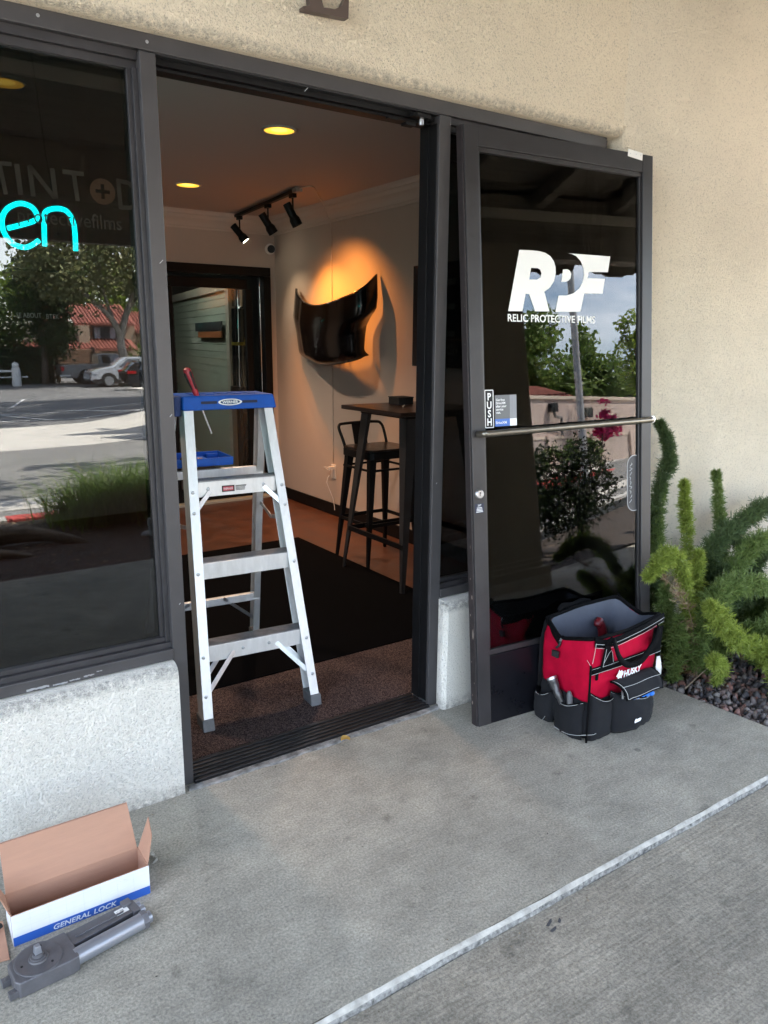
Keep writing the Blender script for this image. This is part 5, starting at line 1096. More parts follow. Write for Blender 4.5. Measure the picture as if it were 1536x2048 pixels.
for (p, q_) in (((-1, -1), (1, -1)), ((1, -1), (1, 1)), ((1, 1), (-1, 1)), ((-1, 1), (-1, -1))): b.bar((1.998+p[0]*.165, 1.89+p[1]*.16, .62), (1.998+q_[0]*.165, 1.89+q_[1]*.16, .62), .008, .014, (0, 0, 1))
b.build('seat_brace', BLK, stl)
b = MB(); b.tube([(1.835, 2.03, .735), (1.822, 2.05, .80), (1.808, 2.065, .855), (1.815, 2.075, .878), (1.84, 2.08, .886), (1.98, 2.085, .89), (2.11, 2.08, .888), (2.14, 2.075, .876), (2.155, 2.06, .84), (2.165, 2.03, .735)], .0095, 10, sub=4); b.build('back_frame', BLK, stl, smooth='all')
b = MB(); b.hexa([(1.92, 2.045, .735), (2.02, 2.045, .735), (2.02, 2.049, .735), (1.92, 2.049, .735)], [(1.915, 2.082, .887), (2.025, 2.082, .887), (2.025, 2.086, .887), (1.915, 2.086, .887)]); b.build('back_plate', BLK, stl)
# floor mats
rg = root('floor_rug', (1.1, 1.6, .004), 'large black rug covering the shop floor behind the ladder', 'rug')
b = MB(); b.box(-.6, 1.79, .60, 2.62, .0005, .010); b.build('rug_pile', mat('black_rug', (.003, .003, .0035), .95, var=.4, vscale=90, bump=.003, bscale=400, spec=.03), rg, bevel=.003)
mt = root('door_mat', (.5, .36, .004), 'dark brown speckled entrance mat between the threshold and black rug', 'mat')
mm, t, bb = nodes_of('brown_mat'); g = t.nodes.new('ShaderNodeNewGeometry'); n1 = t.nodes.new('ShaderNodeTexNoise'); n1.inputs['Scale'].default_value = 230; n1.inputs['Detail'].default_value = 2
r = t.nodes.new('ShaderNodeValToRGB'); r.color_ramp.elements[0].position = .38; r.color_ramp.elements[0].color = (.018, .012, .012, 1); r.color_ramp.elements[1].position = .66; r.color_ramp.elements[1].color = (.15, .105, .095, 1)
t.links.new(g.outputs['Position'], n1.inputs['Vector']); t.links.new(n1.outputs['Fac'], r.inputs['Fac']); t.links.new(r.outputs['Color'], bb.inputs['Base Color']); bb.inputs['Roughness'].default_value = .95; bb.inputs['Specular IOR Level'].default_value = .1
bp_n = t.nodes.new('ShaderNodeBump'); bp_n.inputs['Distance'].default_value = .005; t.links.new(n1.outputs['Fac'], bp_n.inputs['Height']); t.links.new(bp_n.outputs[0], bb.inputs['Normal'])
b = MB(); b.box(-.6, 1.45, .128, .598, .0005, .006); b.build('mat_pile', mm, mt, bevel=.002)
# interior door frame and leaf at the back
idr = root('interior_door', (1.85, BW, 0), 'black framed glass door in the back wall of the shop', 'door')
def ibox(name, x0, x1, z0, z1, y0=BW-.02, y1=BW+.10, m=BLK, par=None): b = MB(); b.box(x0, x1, y0, y1, z0, z1); return b.build(name, m, par or idr, bevel=.003)
ibox('door_frame', 1.28, 2.352, 1.955, 2.03); ibox('door_frame', 2.285, 2.352, 0, 1.954); ibox('door_frame', 1.28, 1.345, 0, 1.954)
ibox('top_rail', 1.346, 2.15, 1.845, 1.925, BW+.03, BW+.07); ibox('stile', 2.13, 2.19, .02, 1.844, BW+.03, BW+.07); ibox('stile', 1.43, 1.478, .02, 1.844, BW+.03, BW+.07); ibox('bottom_rail', 1.479, 2.129, .02, .14, BW+.03, BW+.07)
b = MB(); b.add([(1.47, BW+.05, .13), (2.14, BW+.05, .13), (2.14, BW+.05, 1.85), (1.47, BW+.05, 1.85)], [(0, 1, 2, 3)]); b.build('glass_pane', CGL, idr)
b = MB(); b.tube([(2.262, BW+.02, .03), (2.262, BW+.02, 1.95)], .004, 8); b.build('metal_edge', ALD, idr, smooth='all')
b = MB(); b.box(1.346, 2.284, BW-.05, BW+.05, .001, .022); b.build('floor_strip', mat('pale_strip', (.42, .42, .36), .6), idr, bevel=.002)
# back room: ribbed roll-up shutter, film roll, fixtures
rs = root('rollup_shutter', (2.6, 6.7, 0), 'pale green ribbed shutter seen through the back door glass', 'shutter')
sp0, sp1 = Vector((2.42, 5.2, 0)), Vector((2.98, 8.4, 0)); sdv_ = (sp1-sp0); me = None; SLM = mat('shutter_green', (.30, .34, .27), .6, var=.05, vscale=3)
for k in range(24):
    if me is None: b = MB(); b.hexa([(0, 0, 0), (1, 0, 0), (1, .02, .0), (0, .02, .0)], [(0, .006, .076), (1, .006, .076), (1, .02, .076), (0, .02, .076)]); o = b.build('slat', SLM, rs); me = o.data
    else: o = bpy.data.objects.new('slat', me); COL.objects.link(o); o.parent = rs; o.matrix_parent_inverse = wm(rs).inverted()
    o.matrix_basis = frame((sp0.x, sp0.y, .05+k*.0775), sdv_, Z) @ Matrix.Rotation(R_(90), 4, 'X') @ Matrix.Diagonal((sdv_.length, -1, -1, 1)) if False else Matrix.Translation((sp0.x, sp0.y, .05+k*.0775)) @ Matrix.Rotation(math.atan2(sdv_.y, sdv_.x), 4, 'Z') @ Matrix.Diagonal((sdv_.length, -1, 1, 1))
b = MB(); b.bar(sp0+Z*1.945, sp1+Z*1.945, .06, .09, (0, 0, 1)); b.bar(sp0+Vector((-.01, -.05, 0)), sp0+Vector((-.01, -.05, 1.99)), .07, .08, (0, 1, 0)); b.bar(sp0+Vector((0, .05, .02)), sp1+Z*.02, .06, .05, (0, 0, 1)); b.build('shutter_frame', mat('shutter_frame_beige', (.36, .33, .27), .6), rs, bevel=.004)
sgn_ = root('small_sign', (2.55, 6.0, 1.5), 'small black and orange sign fixed on the pale green shutter', 'sign')
tdir = sdv_.normalized(); nd = Vector((-tdir.y, tdir.x, 0)); 
def sgq(t0, t1, z0, z1, m, name): b = MB(); a = sp0+tdir*t0+nd*.03; c = sp0+tdir*t1+nd*.03; b.hexa([a+Z*z0, c+Z*z0, c+Z*z1, a+Z*z1], [a+nd*.012+Z*z0, c+nd*.012+Z*z0, c+nd*.012+Z*z1, a+nd*.012+Z*z1]); b.build(name, m, sgn_)
sgq(.18, 1.55, 1.505, 1.60, BLKM, 'black_panel'); sgq(.20, 1.4, 1.435, 1.500, mat('orange_print', (.30, .10, .03), .6), 'orange_strip')
fr_l = root('film_roll', (2.30, 4.7, .9), 'upright black roll of shiny film tied with a yellow strap', 'film roll')
b = MB(); b.cyl((2.285, 4.7, .98), (2.295, 4.7, 1.70), .062, n=24); b.build('roll_body', mat('shiny_film', (.01, .01, .011), .12, coat=1), fr_l, smooth=True)
b = MB(); b.cyl((2.295, 4.7, 1.72), (2.298, 4.7, 1.87), .055, n=20); b.tube([(2.295, 4.7, 1.70), (2.31, 4.69, 1.72), (2.33, 4.69, 1.74)], .02, 8); b.build('chrome_cap', mat('chrome', (.7, .7, .7), .12, 1), fr_l, smooth=True)
b = MB(); b.cyl((2.29, 4.7, 1.365), (2.29, 4.7, 1.395), .066, n=20); b.tube([(2.33, 4.66, 1.38), (2.36, 4.65, 1.44), (2.38, 4.66, 1.40), (2.37, 4.66, 1.35)], .012, 8, sub=3); b.build('yellow_strap', mat('yellow_strap', (.30, .24, .02), .6), fr_l, smooth=True)
b = MB(); b.cyl((2.28, 4.7, .90), (2.285, 4.7, .98), .085, n=20); b.cyl((2.28, 4.7, .02), (2.28, 4.7, .90), .03, n=12); b.cyl((2.28, 4.7, .003), (2.28, 4.7, .03), .13, n=20); b.build('roll_stand', BLK, fr_l, smooth=True)
tc_ = root('tool_stand', (2.45, 4.75, 0), 'black equipment stand with small yellow tool body by the back door', 'tool stand')
b = MB(); b.tube([(2.36, 4.75, 0), (2.38, 4.75, .45)], .012, 8); b.tube([(2.54, 4.75, 0), (2.50, 4.75, .45)], .012, 8); b.tube([(2.45, 4.9, 0), (2.44, 4.8, .45)], .012, 8); b.build('stand_leg', BLK, tc_)
b = MB(); b.box(2.37, 2.53, 4.68, 4.8, .46, .60); b.cyl((2.40, 4.67, .64), (2.52, 4.67, .64), .03); b.build('tool_body', BLKM, tc_, bevel=.01)
b = MB(); b.box(2.40, 2.52, 4.668, 4.679, .47, .50); b.box(2.42, 2.44, 4.668, 4.679, .50, .62); b.box(2.49, 2.51, 4.668, 4.679, .50, .60); b.build('yellow_trim', mat('yellow_trim', (.30, .19, .02), .5), tc_)
lfx = root('strip_light', (2.2, 6.4, 2.9), 'bright strip light fixture hidden above the back room door', 'ceiling light')
b = MB(); b.box(1.2, 1.32, 5.2, 6.6, 2.93, 3.0); b.build('fixture_body', WPT, lfx); b = MB(); b.cyl((1.26, 5.25, 2.91), (1.26, 6.55, 2.91), .016); b.build('tube', mat('strip_glow', (.9, .9, .9), .5, emit=(.92, 1, .93), es=12), lfx)
for y in (5.25, 6.55): b = MB(); b.cyl((1.26, y, 3.0), (1.26, y, 3.6), .006); b.build('hanger', BLK, lfx)

# ================================================================== THE STREET BEHIND THE CAMERA (seen mirrored in the glass)
LV = {k: leafmat('leaf_'+k, a, c, .4) for k, a, c in (('mid', (.06, .10, .025), (.12, .17, .045)), ('dark', (.028, .055, .018), (.06, .09, .03)), ('olive', (.11, .13, .05), (.25, .25, .12)), ('lime', (.12, .19, .025), (.22, .29, .05)), ('shrub', (.012, .022, .008), (.03, .045, .016)), ('fresh', (.10, .17, .04), (.22, .29, .085)), ('pink', (.42, .012, .09), (.62, .04, .18)))}
BARK = mat('pale_bark', (.27, .235, .19), .9, var=.4, vscale=5, bump=.01, bscale=12); BARKD = mat('dark_bark', (.10, .075, .055), .9, var=.3, vscale=6)
def tree(name, base, trunk, blobs, n, size, lm, label, cat='tree', group=None, bark=BARK, shell=.5):
    r = root(name, base, label, cat, group=group); b = MB()
    for pts, rad in trunk: b.tube(pts, rad, 9, sub=3)
    b.build('trunk', bark, r, smooth='all'); leaves('crown', blobs, n, size, LV[lm], r, shell=shell); return r
z0 = -1.45
tree('sycamore_tree', (13.3, -47, z0), [([(13.25, -47, z0-.1), (13.35, -47, 0), (13.2, -47, 1.3), (13.55, -47, 2.6), (14.2, -46.5, 4.6), (14.6, -46, 7)], [.36, .28, .24, .2, .14, .05]), ([(13.25, -47, 1.5), (12.6, -46.8, 2.7), (11.2, -46.5, 3.9), (9.8, -46.2, 5.5), (9, -46, 7)], [.2, .16, .13, .1, .04]), ([(13.0, -47, 2.1), (12.4, -47, 4), (12.2, -47, 6.5)], [.13, .09, .04]), ([(13.7, -47, 3), (15, -47.5, 4.5), (16, -47.5, 6)], [.12, .09, .04])],
     [(11.0, -46.5, 5.6, 3.2, 2.6, 2.3), (9.0, -46.2, 6.2, 1.7, 2, 2.2), (13.5, -47, 6.8, 2.8, 2.5, 2.4), (15.6, -47, 5.8, 2.2, 2.2, 2.2), (11.6, -47, 8.5, 3.2, 3, 2.2), (9.8, -46.5, 4.2, 1.4, 1.4, 1.1), (14.6, -46.6, 4.2, 1.5, 1.2, .8)], 11000, .15, 'olive', 'large pale barked tree standing over the parked cars', shell=.35)
tree('dense_tree', (9.2, -50, z0), [([(9.2, -50, z0-.1), (9.3, -50, 1), (9.0, -50, 4)], [.22, .18, .08])], [(10.0, -50, 2.4, 1.2, 1.5, 2.4), (9.2, -50, 4.4, 1.5, 1.6, 2.3), (10.6, -50, 4.9, 1.4, 1.5, 1.5)], 8000, .13, 'dark', 'dark green tree rising behind the clipped hedge', bark=BARKD, group='trees beyond the hedge')
tree('dense_tree', (5.6, -52, z0), [([(5.8, -52, z0-.1), (5.8, -52, 1.5), (6.1, -52, 3)], [.2, .15, .06])], [(6.2, -52, 1.6, 2.2, 1.6, 2.0), (7.8, -52, 2.4, 1.5, 1.5, 1.8), (4.2, -52, 1.8, 1.6, 1.5, 1.8)], 7000, .12, 'mid', 'low rounded grey green tree left of the dark tree', bark=BARKD, group='trees beyond the hedge')
tree('dense_tree', (14, -66, z0), [([(14, -66, z0-.1), (14, -66, 3), (14, -66, 6)], [.3, .25, .1])], [(12, -66, 5, 2.8, 2, 2.4), (16.5, -66, 5.4, 3.2, 2, 2.6), (20.5, -66, 5, 2.8, 2, 2.8)], 8000, .2, 'lime', 'yellow green trees behind the tiled roofs', bark=BARKD, group='trees beyond the hedge')
tree('garden_shrub', (15.4, -48.5, z0), [([(15.4, -48.5, z0), (15.5, -48.5, .5)], [.08, .04])], [(15.4, -48.5, -.1, 1.5, .8, 1.3), (16.5, -48.5, .7, 1.4, .8, 1.2)], 2600, .10, 'lime', 'bright green shrub right of the pale tree trunk', 'shrub')
# shade trees along the lot (their shadows stripe the asphalt) and by the road
tree('shade_tree', (9.8, -21, T(9.8, -21)), [([(9.8, -21, -.7), (9.7, -21, 2), (9.2, -21, 5), (8.5, -21, 7.5)], [.25, .2, .14, .05])], [(9.5, -21, 7.6, 3.6, 2.6, 1.8), (6.6, -20, 8.6, 2.0, 2.0, 1.0), (12, -22.5, 7.6, 2.2, 2.0, 1.3), (7.0, -17.2, 8.3, 2.8, 1.6, 1.0), (10.6, -17.6, 8.0, 2.0, 1.6, 1.0)], 6500, .2, 'mid', 'tall shade tree at the near edge of the parking lot', group='shade trees of the parking lot')
tree('shade_tree', (13.5, -26.5, T(13, -26)), [([(13.5, -26.5, -.7), (13.3, -26.5, 3), (12.6, -26.5, 6.5)], [.25, .2, .1])], [(13.4, -26.5, 7.8, 3.8, 2.6, 1.8), (9.8, -27, 9.4, 2.6, 1.8, .9), (15.8, -27.5, 8.0, 2.2, 2.0, 1.5), (8.6, -24.3, 9.2, 2.8, 1.5, .9), (11.5, -24.0, 8.8, 2, 1.5, .9)], 6500, .2, 'mid', 'tall shade tree farther along the parking lot', group='shade trees of the parking lot')
tree('shade_tree', (7.4, -4.1, T(7.4, -4.1)), [([(7.4, -4.1, -.1), (7.2, -4.3, 2), (6.6, -4.6, 4.5), (5.8, -5.2, 6.6)], [.14, .11, .08, .04])], [(5.6, -5.3, 7.4, 1.7, 1.1, .8), (7.3, -4.8, 7.2, 1.3, 1.1, .8), (5.2, -6.9, 7.8, 1.5, .8, .6), (7.0, -7.0, 7.8, 1.3, .7, .6)], 1700, .11, 'olive', 'slender tree in the planter near the end of the shop')
# hedge, red roof strip behind it, timber rack
hg = root('clipped_hedge', (5.4, -51, z0), 'dark clipped hedge along the far side of the parking lot', 'hedge')
b = MB(); b.box(-6, 9.9, -51.6, -50.6, z0, .70); b.build('hedge_core', mat('hedge_core', (.012, .02, .009), .95), hg)
nH = 9000; P = np.column_stack([rng.uniform(-6.1, 10.0, nH), -50.55+rng.normal(0, .07, nH), rng.uniform(z0, .78, nH)]); tp_ = rng.random(nH) < .2; P[tp_, 1] = rng.uniform(-51.6, -50.6, tp_.sum()); P[tp_, 2] = .74+rng.normal(0, .05, tp_.sum())
d1 = rng.normal(size=(nH, 3)); d1 /= np.linalg.norm(d1, axis=1)[:, None]; d2 = np.cross(d1, rng.normal(size=(nH, 3))); d2 /= np.linalg.norm(d2, axis=1)[:, None]
fast('hedge_leaves', np.stack([P-d1*.09, P+d2*.05, P+d1*.09, P-d2*.05], 1).reshape(-1, 3), np.arange(4*nH).reshape(-1, 4), LV['dark'], hg)
def tile_roof(name, x0, x1, ye, ze, yr, zr, par, pitch=.26):
    b = MB(); nx_ = int((x1-x0)/pitch); dv = Vector((0, yr-ye, zr-ze)); 
    for i in range(nx_):
        xc = x0+(i+.5)*pitch; rows = []
        for k in range(7):
            a = math.pi*k/6; rows.append([Vector((xc-math.cos(a)*pitch*.34, ye, ze))+Vector((0, 0, math.sin(a)*.09))+dv*t for t in np.linspace(0, 1, 9)])
        b.grid(rows)
    b.add([(x0, ye, ze-.01), (x1, ye, ze-.01), (x1, yr, zr-.01), (x0, yr, zr-.01)], [(0, 1, 2, 3)]); b.box(x0, x1, ye-.02, ye+.06, ze-.12, ze-.02)
    return tag(b.build(name, mat('terracotta_tile', (.21, .062, .042), .85, var=.35, vscale=1.6), par, smooth=True, angle=50), kind='stuff')
def facade_block(par, x0, x1, y0, y1, zb, zt_, m): b = MB(); b.box(x0, x1, y0, y1, zb, zt_); return b.build('wall', m, par, bevel=.01)
HW = mat('tan_house_stucco', (.36, .27, .19), .9, var=.1, vscale=1); WG = mat('house_window_glass', (.05, .06, .08), .1, spec=.8); CUR = mat('pale_curtain', (.35, .37, .42), .8)
hs = root('tiled_house', (15, -60, z0), 'tan two storey house with red clay tile roofs beyond the lot', 'house')
facade_block(hs, 12.6, 17.6, -66, -58.6, z0, 2.5, HW); facade_block(hs, 17.7, 24, -66, -59.2, z0, 2.1, HW); facade_block(hs, 14.7, 18.2, -58.58, -57.6, z0, .70, HW)
facade_block(hs, 13.2, 14.0, -58.55, -57.6, .4, 2.3, HW)
tile_roof('roof', 13.0, 17.5, -57.9, 2.42, -61.5, 3.95, hs); tile_roof('roof', 10.8, 12.95, -58.8, 2.5, -62, 3.75, hs); tile_roof('roof', 17.6, 24.5, -58.4, 1.9, -62, 3.45, hs); tile_roof('roof', 12.3, 17.2, -56.6, .62, -58.5, 1.34, hs)
facade_block(hs, 10.9, 12.5, -66, -59.4, z0, 2.5, HW)
wn = MB(); wn.box(14.5, 16.2, -58.56, -58.5, 1.32, 2.2); w_ = wn.build('window', WG, hs); wn = MB(); wn.box(14.45, 16.25, -58.5, -58.44, 1.26, 1.33); wn.box(14.45, 16.25, -58.5, -58.44, 2.19, 2.26); wn.box(14.45, 14.52, -58.5, -58.44, 1.33, 2.19); wn.box(16.18, 16.25, -58.5, -58.44, 1.33, 2.19); wn.box(15.32, 15.38, -58.5, -58.45, 1.33, 2.19); wn.build('window_frame', mat('window_frame_dark', (.06, .05, .045)), w_)
wn = MB(); wn.box(14.55, 15.0, -58.498, -58.49, 1.34, 2.18); wn.box(15.7, 16.1, -58.498, -58.49, 1.34, 2.18); wn.build('curtain', CUR, w_)
sh_ = root('tiled_shed', (8.8, -53.5, z0), 'low building with a red tiled roof edge behind the hedge', 'building'); tile_roof('roof', 7.9, 10.4, -52.2, .78, -54.0, 1.18, sh_); facade_block(sh_, 8.0, 10.3, -54.5, -52.5, z0, .75, HW)
# white gate rails and post on the left
gt = root('barrier_rail', (5.5, -49, z0), 'low white rail barrier with a thick post by the hedge', 'barrier')
b = MB(); b.cyl((7.35, -48.6, z0), (7.35, -48.6, -.35), .26, .24, 16); b.ell((7.35, -48.6, -.22), (.2, .2, .2)); b.build('post', WPT, gt, smooth=True); b = MB(); b.box(2, 7.1, -48.8, -48.7, -.62, -.50); b.box(2, 8.0, -48.8, -48.7, -.95, -.88); b.build('rail', WPT, gt)
rk = root('timber_rack', (11, -51.5, z0), 'rack of stacked brown timber boards behind the pickup truck', 'rack'); b = MB()
for i in range(9): b.box(10.2+random.uniform(-.1, .1), 12.9+random.uniform(-.5, .3), -51.9, -51.2, -.45+i*.13, -.37+i*.13)
b.build('board', mat('weathered_board', (.30, .17, .11), .85, var=.3, vscale=3), rk); b = MB()
for x in (10.3, 12.6): b.box(x, x+.08, -52, -51.1, z0, .8)
b.build('rack_post', BARKD, rk)

# vehicles ----------------------------------------------------------
TYRE = mat('tyre', (.018, .018, .018), .8); RIM = mat('alloy_rim', (.55, .56, .58), .3, .8); GLZ = mat('car_glass', (.012, .015, .018), .05, spec=.9, coat=1)
def car(name, base, label, cat, paint, prof, win, wheels, wr, width, flip=1, lights=None, rimm=RIM, group='vehicles in the far parking row', pillars=()):
    """prof: side outline (x,z) from the rear, x forward; flip=-1 faces -x"""
    c = root(name, base, label, cat, group=group); bx, by, bz = base; f = lambda u, v, t: (bx+flip*u, by+t, bz+v)
    b = MB(); hw_ = width/2
    # body in three lengthwise slices so the sides tuck in above the belt line
    nn = len(prof); rows = []
    zb = max(v for u, v in prof)
    for t, s_ in ((-1, 1), (-.93, 1), (0, 1), (.93, 1), (1, 1)):
        rows.append([Vector((bx+flip*u, by+hw_*t*(1-.20*max(0, (v-.95)/.8)), bz+v*(1 if abs(t) < .99 else .985)+(0 if abs(t) < .99 else .0))) for u, v in prof]+[Vector((bx+flip*prof[0][0], by+hw_*t, bz+prof[0][1]))])
    b.grid(rows); b.add(rows[0][:-1], [tuple(range(nn))]); b.add(rows[-1][:-1], [tuple(range(nn))])
    b.build('body', paint, c, bevel=.03, smooth=True)
    for sd_ in (-1, 1):
        for w in win:
            b = MB(); b.prism(w, lambda u, v, t: (bx+flip*u, by+sd_*(hw_*(1-.20*max(0, (v-.95)/.8))+t), bz+v), -.02, .012); b.build('side_window', GLZ, c)
        for wx in wheels:
            y_ = by+sd_*(hw_-.10); q_ = MB(); q_.cyl((bx+flip*wx, y_-sd_*.12, bz+wr), (bx+flip*wx, y_+sd_*.125, bz+wr), wr, wr*.985, 26); wo = q_.build('wheel', TYRE, c, bevel=.02)
            q_ = MB(); q_.cyl((bx+flip*wx, y_+sd_*.10, bz+wr), (bx+flip*wx, y_+sd_*.129, bz+wr), wr*.26, wr*.2, 12)
            for k in range(5):
                a = 1.2566*k+.3; q_.bar((bx+flip*wx, y_+sd_*.131, bz+wr), (bx+flip*wx+wr*.62*math.cos(a), y_+sd_*.131, bz+wr+wr*.62*math.sin(a)), wr*.22, .012, (0, 1, 0))
            q_.lathe([(wr*.60, 0), (wr*.70, .012), (wr*.62, .014)], Matrix.Translation((bx+flip*wx, y_+sd_*.125, bz+wr)) @ Matrix.Rotation(R_(90 if sd_ < 0 else -90), 4, 'X'), 22); q_.build('rim', rimm, wo)
            q_ = MB(); q_.add([(bx+flip*(wx+(wr+.09)*math.cos(a)), by+sd_*(hw_+.004), bz+wr+(wr+.09)*math.sin(a)) for a in np.linspace(-.15, 3.29, 16)], [tuple(range(16))]); q_.build('wheel_arch', BLKM, c)
    for (kind, x0, x1, zz0, zz1) in (lights or []):
        lm_ = {'tail': mat('tail_lamp_red', (.45, .01, .015), .25), 'head': mat('head_lamp', (.65, .67, .7), .15, .3), 'plate': mat('number_plate', (.6, .6, .58), .6), 'trim': BLKM}[kind]
        b = MB(); b.box(*sorted((bx+flip*x0, bx+flip*x1)), by-hw_*.97, by+hw_*1.012, bz+zz0, bz+zz1) if kind == 'trim' else [b.box(*sorted((bx+flip*x0, bx+flip*x1)), *sorted((by+s_*hw_*.72, by+s_*hw_*1.012)), bz+zz0, bz+zz1) for s_ in (-1, 1)]
        b.build({'tail': 'tail_light', 'head': 'headlight', 'plate': 'number_plate', 'trim': 'lower_trim'}[kind], lm_, c)
    return c
SIL = mat('silver_car_paint', (.62, .64, .66), .25, .5, coat=.8); GRYP = mat('grey_truck_paint', (.17, .16, .15), .35, .3, coat=.6); BLP = mat('black_car_paint', (.018, .02, .024), .2, coat=1)
truck = [(0, .55), (0, 1.18), (.05, 1.22), (2.25, 1.24), (2.3, 1.80), (2.5, 1.88), (3.5, 1.88), (4.15, 1.32), (5.3, 1.22), (5.55, 1.1), (5.6, .5), (5.3, .38), (.3, .42)]
car('pickup_truck', (9.95, -49.6, z0), 'dark grey pickup truck parked nose right before the timber rack', 'pickup truck', GRYP, truck, [[(2.45, 1.30), (2.52, 1.78), (3.1, 1.78), (3.1, 1.30)], [(3.18, 1.30), (3.18, 1.78), (3.5, 1.78), (3.98, 1.30)]], (1.45, 4.7), .42, 1.95, 1, [('tail', -.01, .16, .85, 1.12), ('plate', -.05, .5, .52, .62)], rimm=BLK)
suv = [(0, .45), (.02, 1.0), (.25, 1.15), (.55, 1.68), (.9, 1.74), (2.5, 1.76), (3.3, 1.20), (4.35, 1.02), (4.62, .85), (4.68, .45), (4.4, .26), (.3, .30)]
sw = [[(.62, 1.20), (.75, 1.58), (1.6, 1.62), (1.6, 1.20)], [(1.68, 1.20), (1.68, 1.62), (2.45, 1.62), (2.98, 1.20)]]
car('sport_utility_vehicle', (15.45, -45.9, z0), 'silver sport utility vehicle facing left between the dark ones', 'suv', SIL, suv, sw, (.95, 3.65), .38, 1.85, -1, [('head', 4.25, 4.6, .80, .93), ('trim', .2, 4.6, .28, .48)])
suv2 = [(0, .45), (0, 1.0), (.15, 1.1), (.5, 1.5), (.8, 1.58), (2.3, 1.6), (3.1, 1.12), (4.1, .95), (4.4, .8), (4.45, .42), (4.2, .26), (.3, .30)]
sw2 = [[(.62, 1.12), (.80, 1.44), (1.5, 1.48), (1.5, 1.12)], [(1.58, 1.12), (1.58, 1.48), (2.3, 1.48), (2.8, 1.12)]]
car('sport_utility_vehicle', (11.5, -40.9, T(11.5, -41)), 'black sport utility vehicle showing its tail light, parked nearest', 'suv', BLP, suv2, sw2, (.95, 3.5), .36, 1.8, 1, [('tail', -.01, .42, .93, 1.08), ('trim', .2, 4.2, .27, .42)])
car('sport_utility_vehicle', (16.3, -36.6, T(12, -36.6)), 'black truck like vehicle cut off by the window mullion', 'suv', BLP, suv, sw, (.95, 3.65), .40, 1.9, -1, [('head', 4.35, 4.6, .80, .98), ('trim', .2, 4.6, .28, .48)])

# near planter: grass clump, roots, sprinkler, debris
gc = root('grass_clump', (.85, -4.05, -.03), 'large clump of long green grass in the planter by the road', 'grass clump')
def blades(n, cx, cy, rx_, ry_, h, lean_, w, m, name, par):
    bx = cx+rng.normal(0, rx_, n); by = cy+rng.normal(0, ry_, n); az = np.arctan2(by-cy, bx-cx)+rng.normal(0, .9, n); hh = h*(.55+.6*rng.random(n)); ln_ = lean_*hh*(.5+rng.random(n)); V = []; ca, sa = np.cos(az), np.sin(az)
    for t in (0, .35, .7, 1):
        x = bx+ca*ln_*t**2; y = by+sa*ln_*t**2; z = -.04+hh*(t-.18*t**3); ww = w*(1-t*.93); V += [np.stack([x-sa*ww, y+ca*ww, z], 1), np.stack([x+sa*ww, y-ca*ww, z], 1)]
    V = np.stack(V, 1).reshape(-1, 3); k = np.arange(n)[:, None]*8; F = np.concatenate([k+np.array([[i, i+1, i+3, i+2]]) for i in (0, 2, 4)]); return fast(name, V, F, m, par)
GRN = leafmat('grass_green', (.06, .13, .015), (.17, .25, .04), .5)
for (cx, cy, n, h) in ((.64, -4.03, 700, .42), (.95, -4.08, 1000, .50), (1.25, -4.0, 1000, .48), (1.6, -4.0, 600, .44)): blades(n, cx, cy, .11, .12, h, .75, .0062, GRN, 'grass_blades', gc)
blades(70, .95, -4.05, .35, .10, .80, .9, .0022, leafmat('seed_stalk', (.30, .27, .16), (.4, .36, .22), .3), 'seed_stalks', gc)
def root_log(pts, r, label, name='surface_root'):
    q = root(name, pts[0], label, 'tree root'); b = MB(); b.tube(pts, r, 10, sub=4); b.build('root_wood', mat('root_bark', (.16, .13, .10), .95, var=.35, vscale=14, bump=.01, bscale=30), q, smooth='all')
root_log([(-.75, -3.55, .0), (-.3, -3.52, .04), (.0, -3.56, .05), (.22, -3.50, .035), (.42, -3.42, -.01), (.52, -3.38, -.05)], [.09, .085, .07, .05, .03, .015], 'thick pale tree root surfacing in the mulch left of the grass')
root_log([(-.5, -3.30, -.02), (-.2, -3.28, .0), (0, -3.22, -.02), (.12, -3.2, -.05)], [.03, .05, .03, .02], 'short low tree root near the walkway edge of the mulch')
spk = root('sprinkler_riser', (.975, -3.38, -.03), 'small grey sprinkler riser standing in the mulch under the grass', 'sprinkler'); b = MB(); b.cyl((.975, -3.38, -.05), (.975, -3.38, .04), .016); b.cyl((.975, -3.38, .04), (.975, -3.38, .085), .024); b.ell((.96, -3.36, -.03), (.07, .05, .03)); b.build('riser_body', mat('grey_pvc', (.25, .25, .25), .6), spk)
nC = 2600; P = np.column_stack([rng.uniform(-2.5, 5, nC), rng.uniform(-4.33, -2.68, nC), np.full(nC, -.028)+rng.random(nC)*.012]); P[:, 1] -= .45*np.clip(P[:, 0]-2.2, 0, 9); d1 = rng.normal(size=(nC, 3)); d1[:, 2] *= .25; d1 /= np.linalg.norm(d1, axis=1)[:, None]; d2 = np.cross(d1, np.array([0, 0, 1.])+rng.normal(0, .3, (nC, 3))); d2 /= np.linalg.norm(d2, axis=1)[:, None]; s_ = (.012+.02*rng.random(nC))[:, None]
o = fast('bark_chips', np.stack([P-d1*s_, P+d2*s_*.35, P+d1*s_, P-d2*s_*.35], 1).reshape(-1, 3), np.arange(4*nC).reshape(-1, 4), leafmat('bark_chip', (.05, .035, .025), (.24, .17, .11), .0, .9)); tag(o, 'brown bark chips and dry leaves scattered over the planter mulch', 'bark chips', kind='stuff')

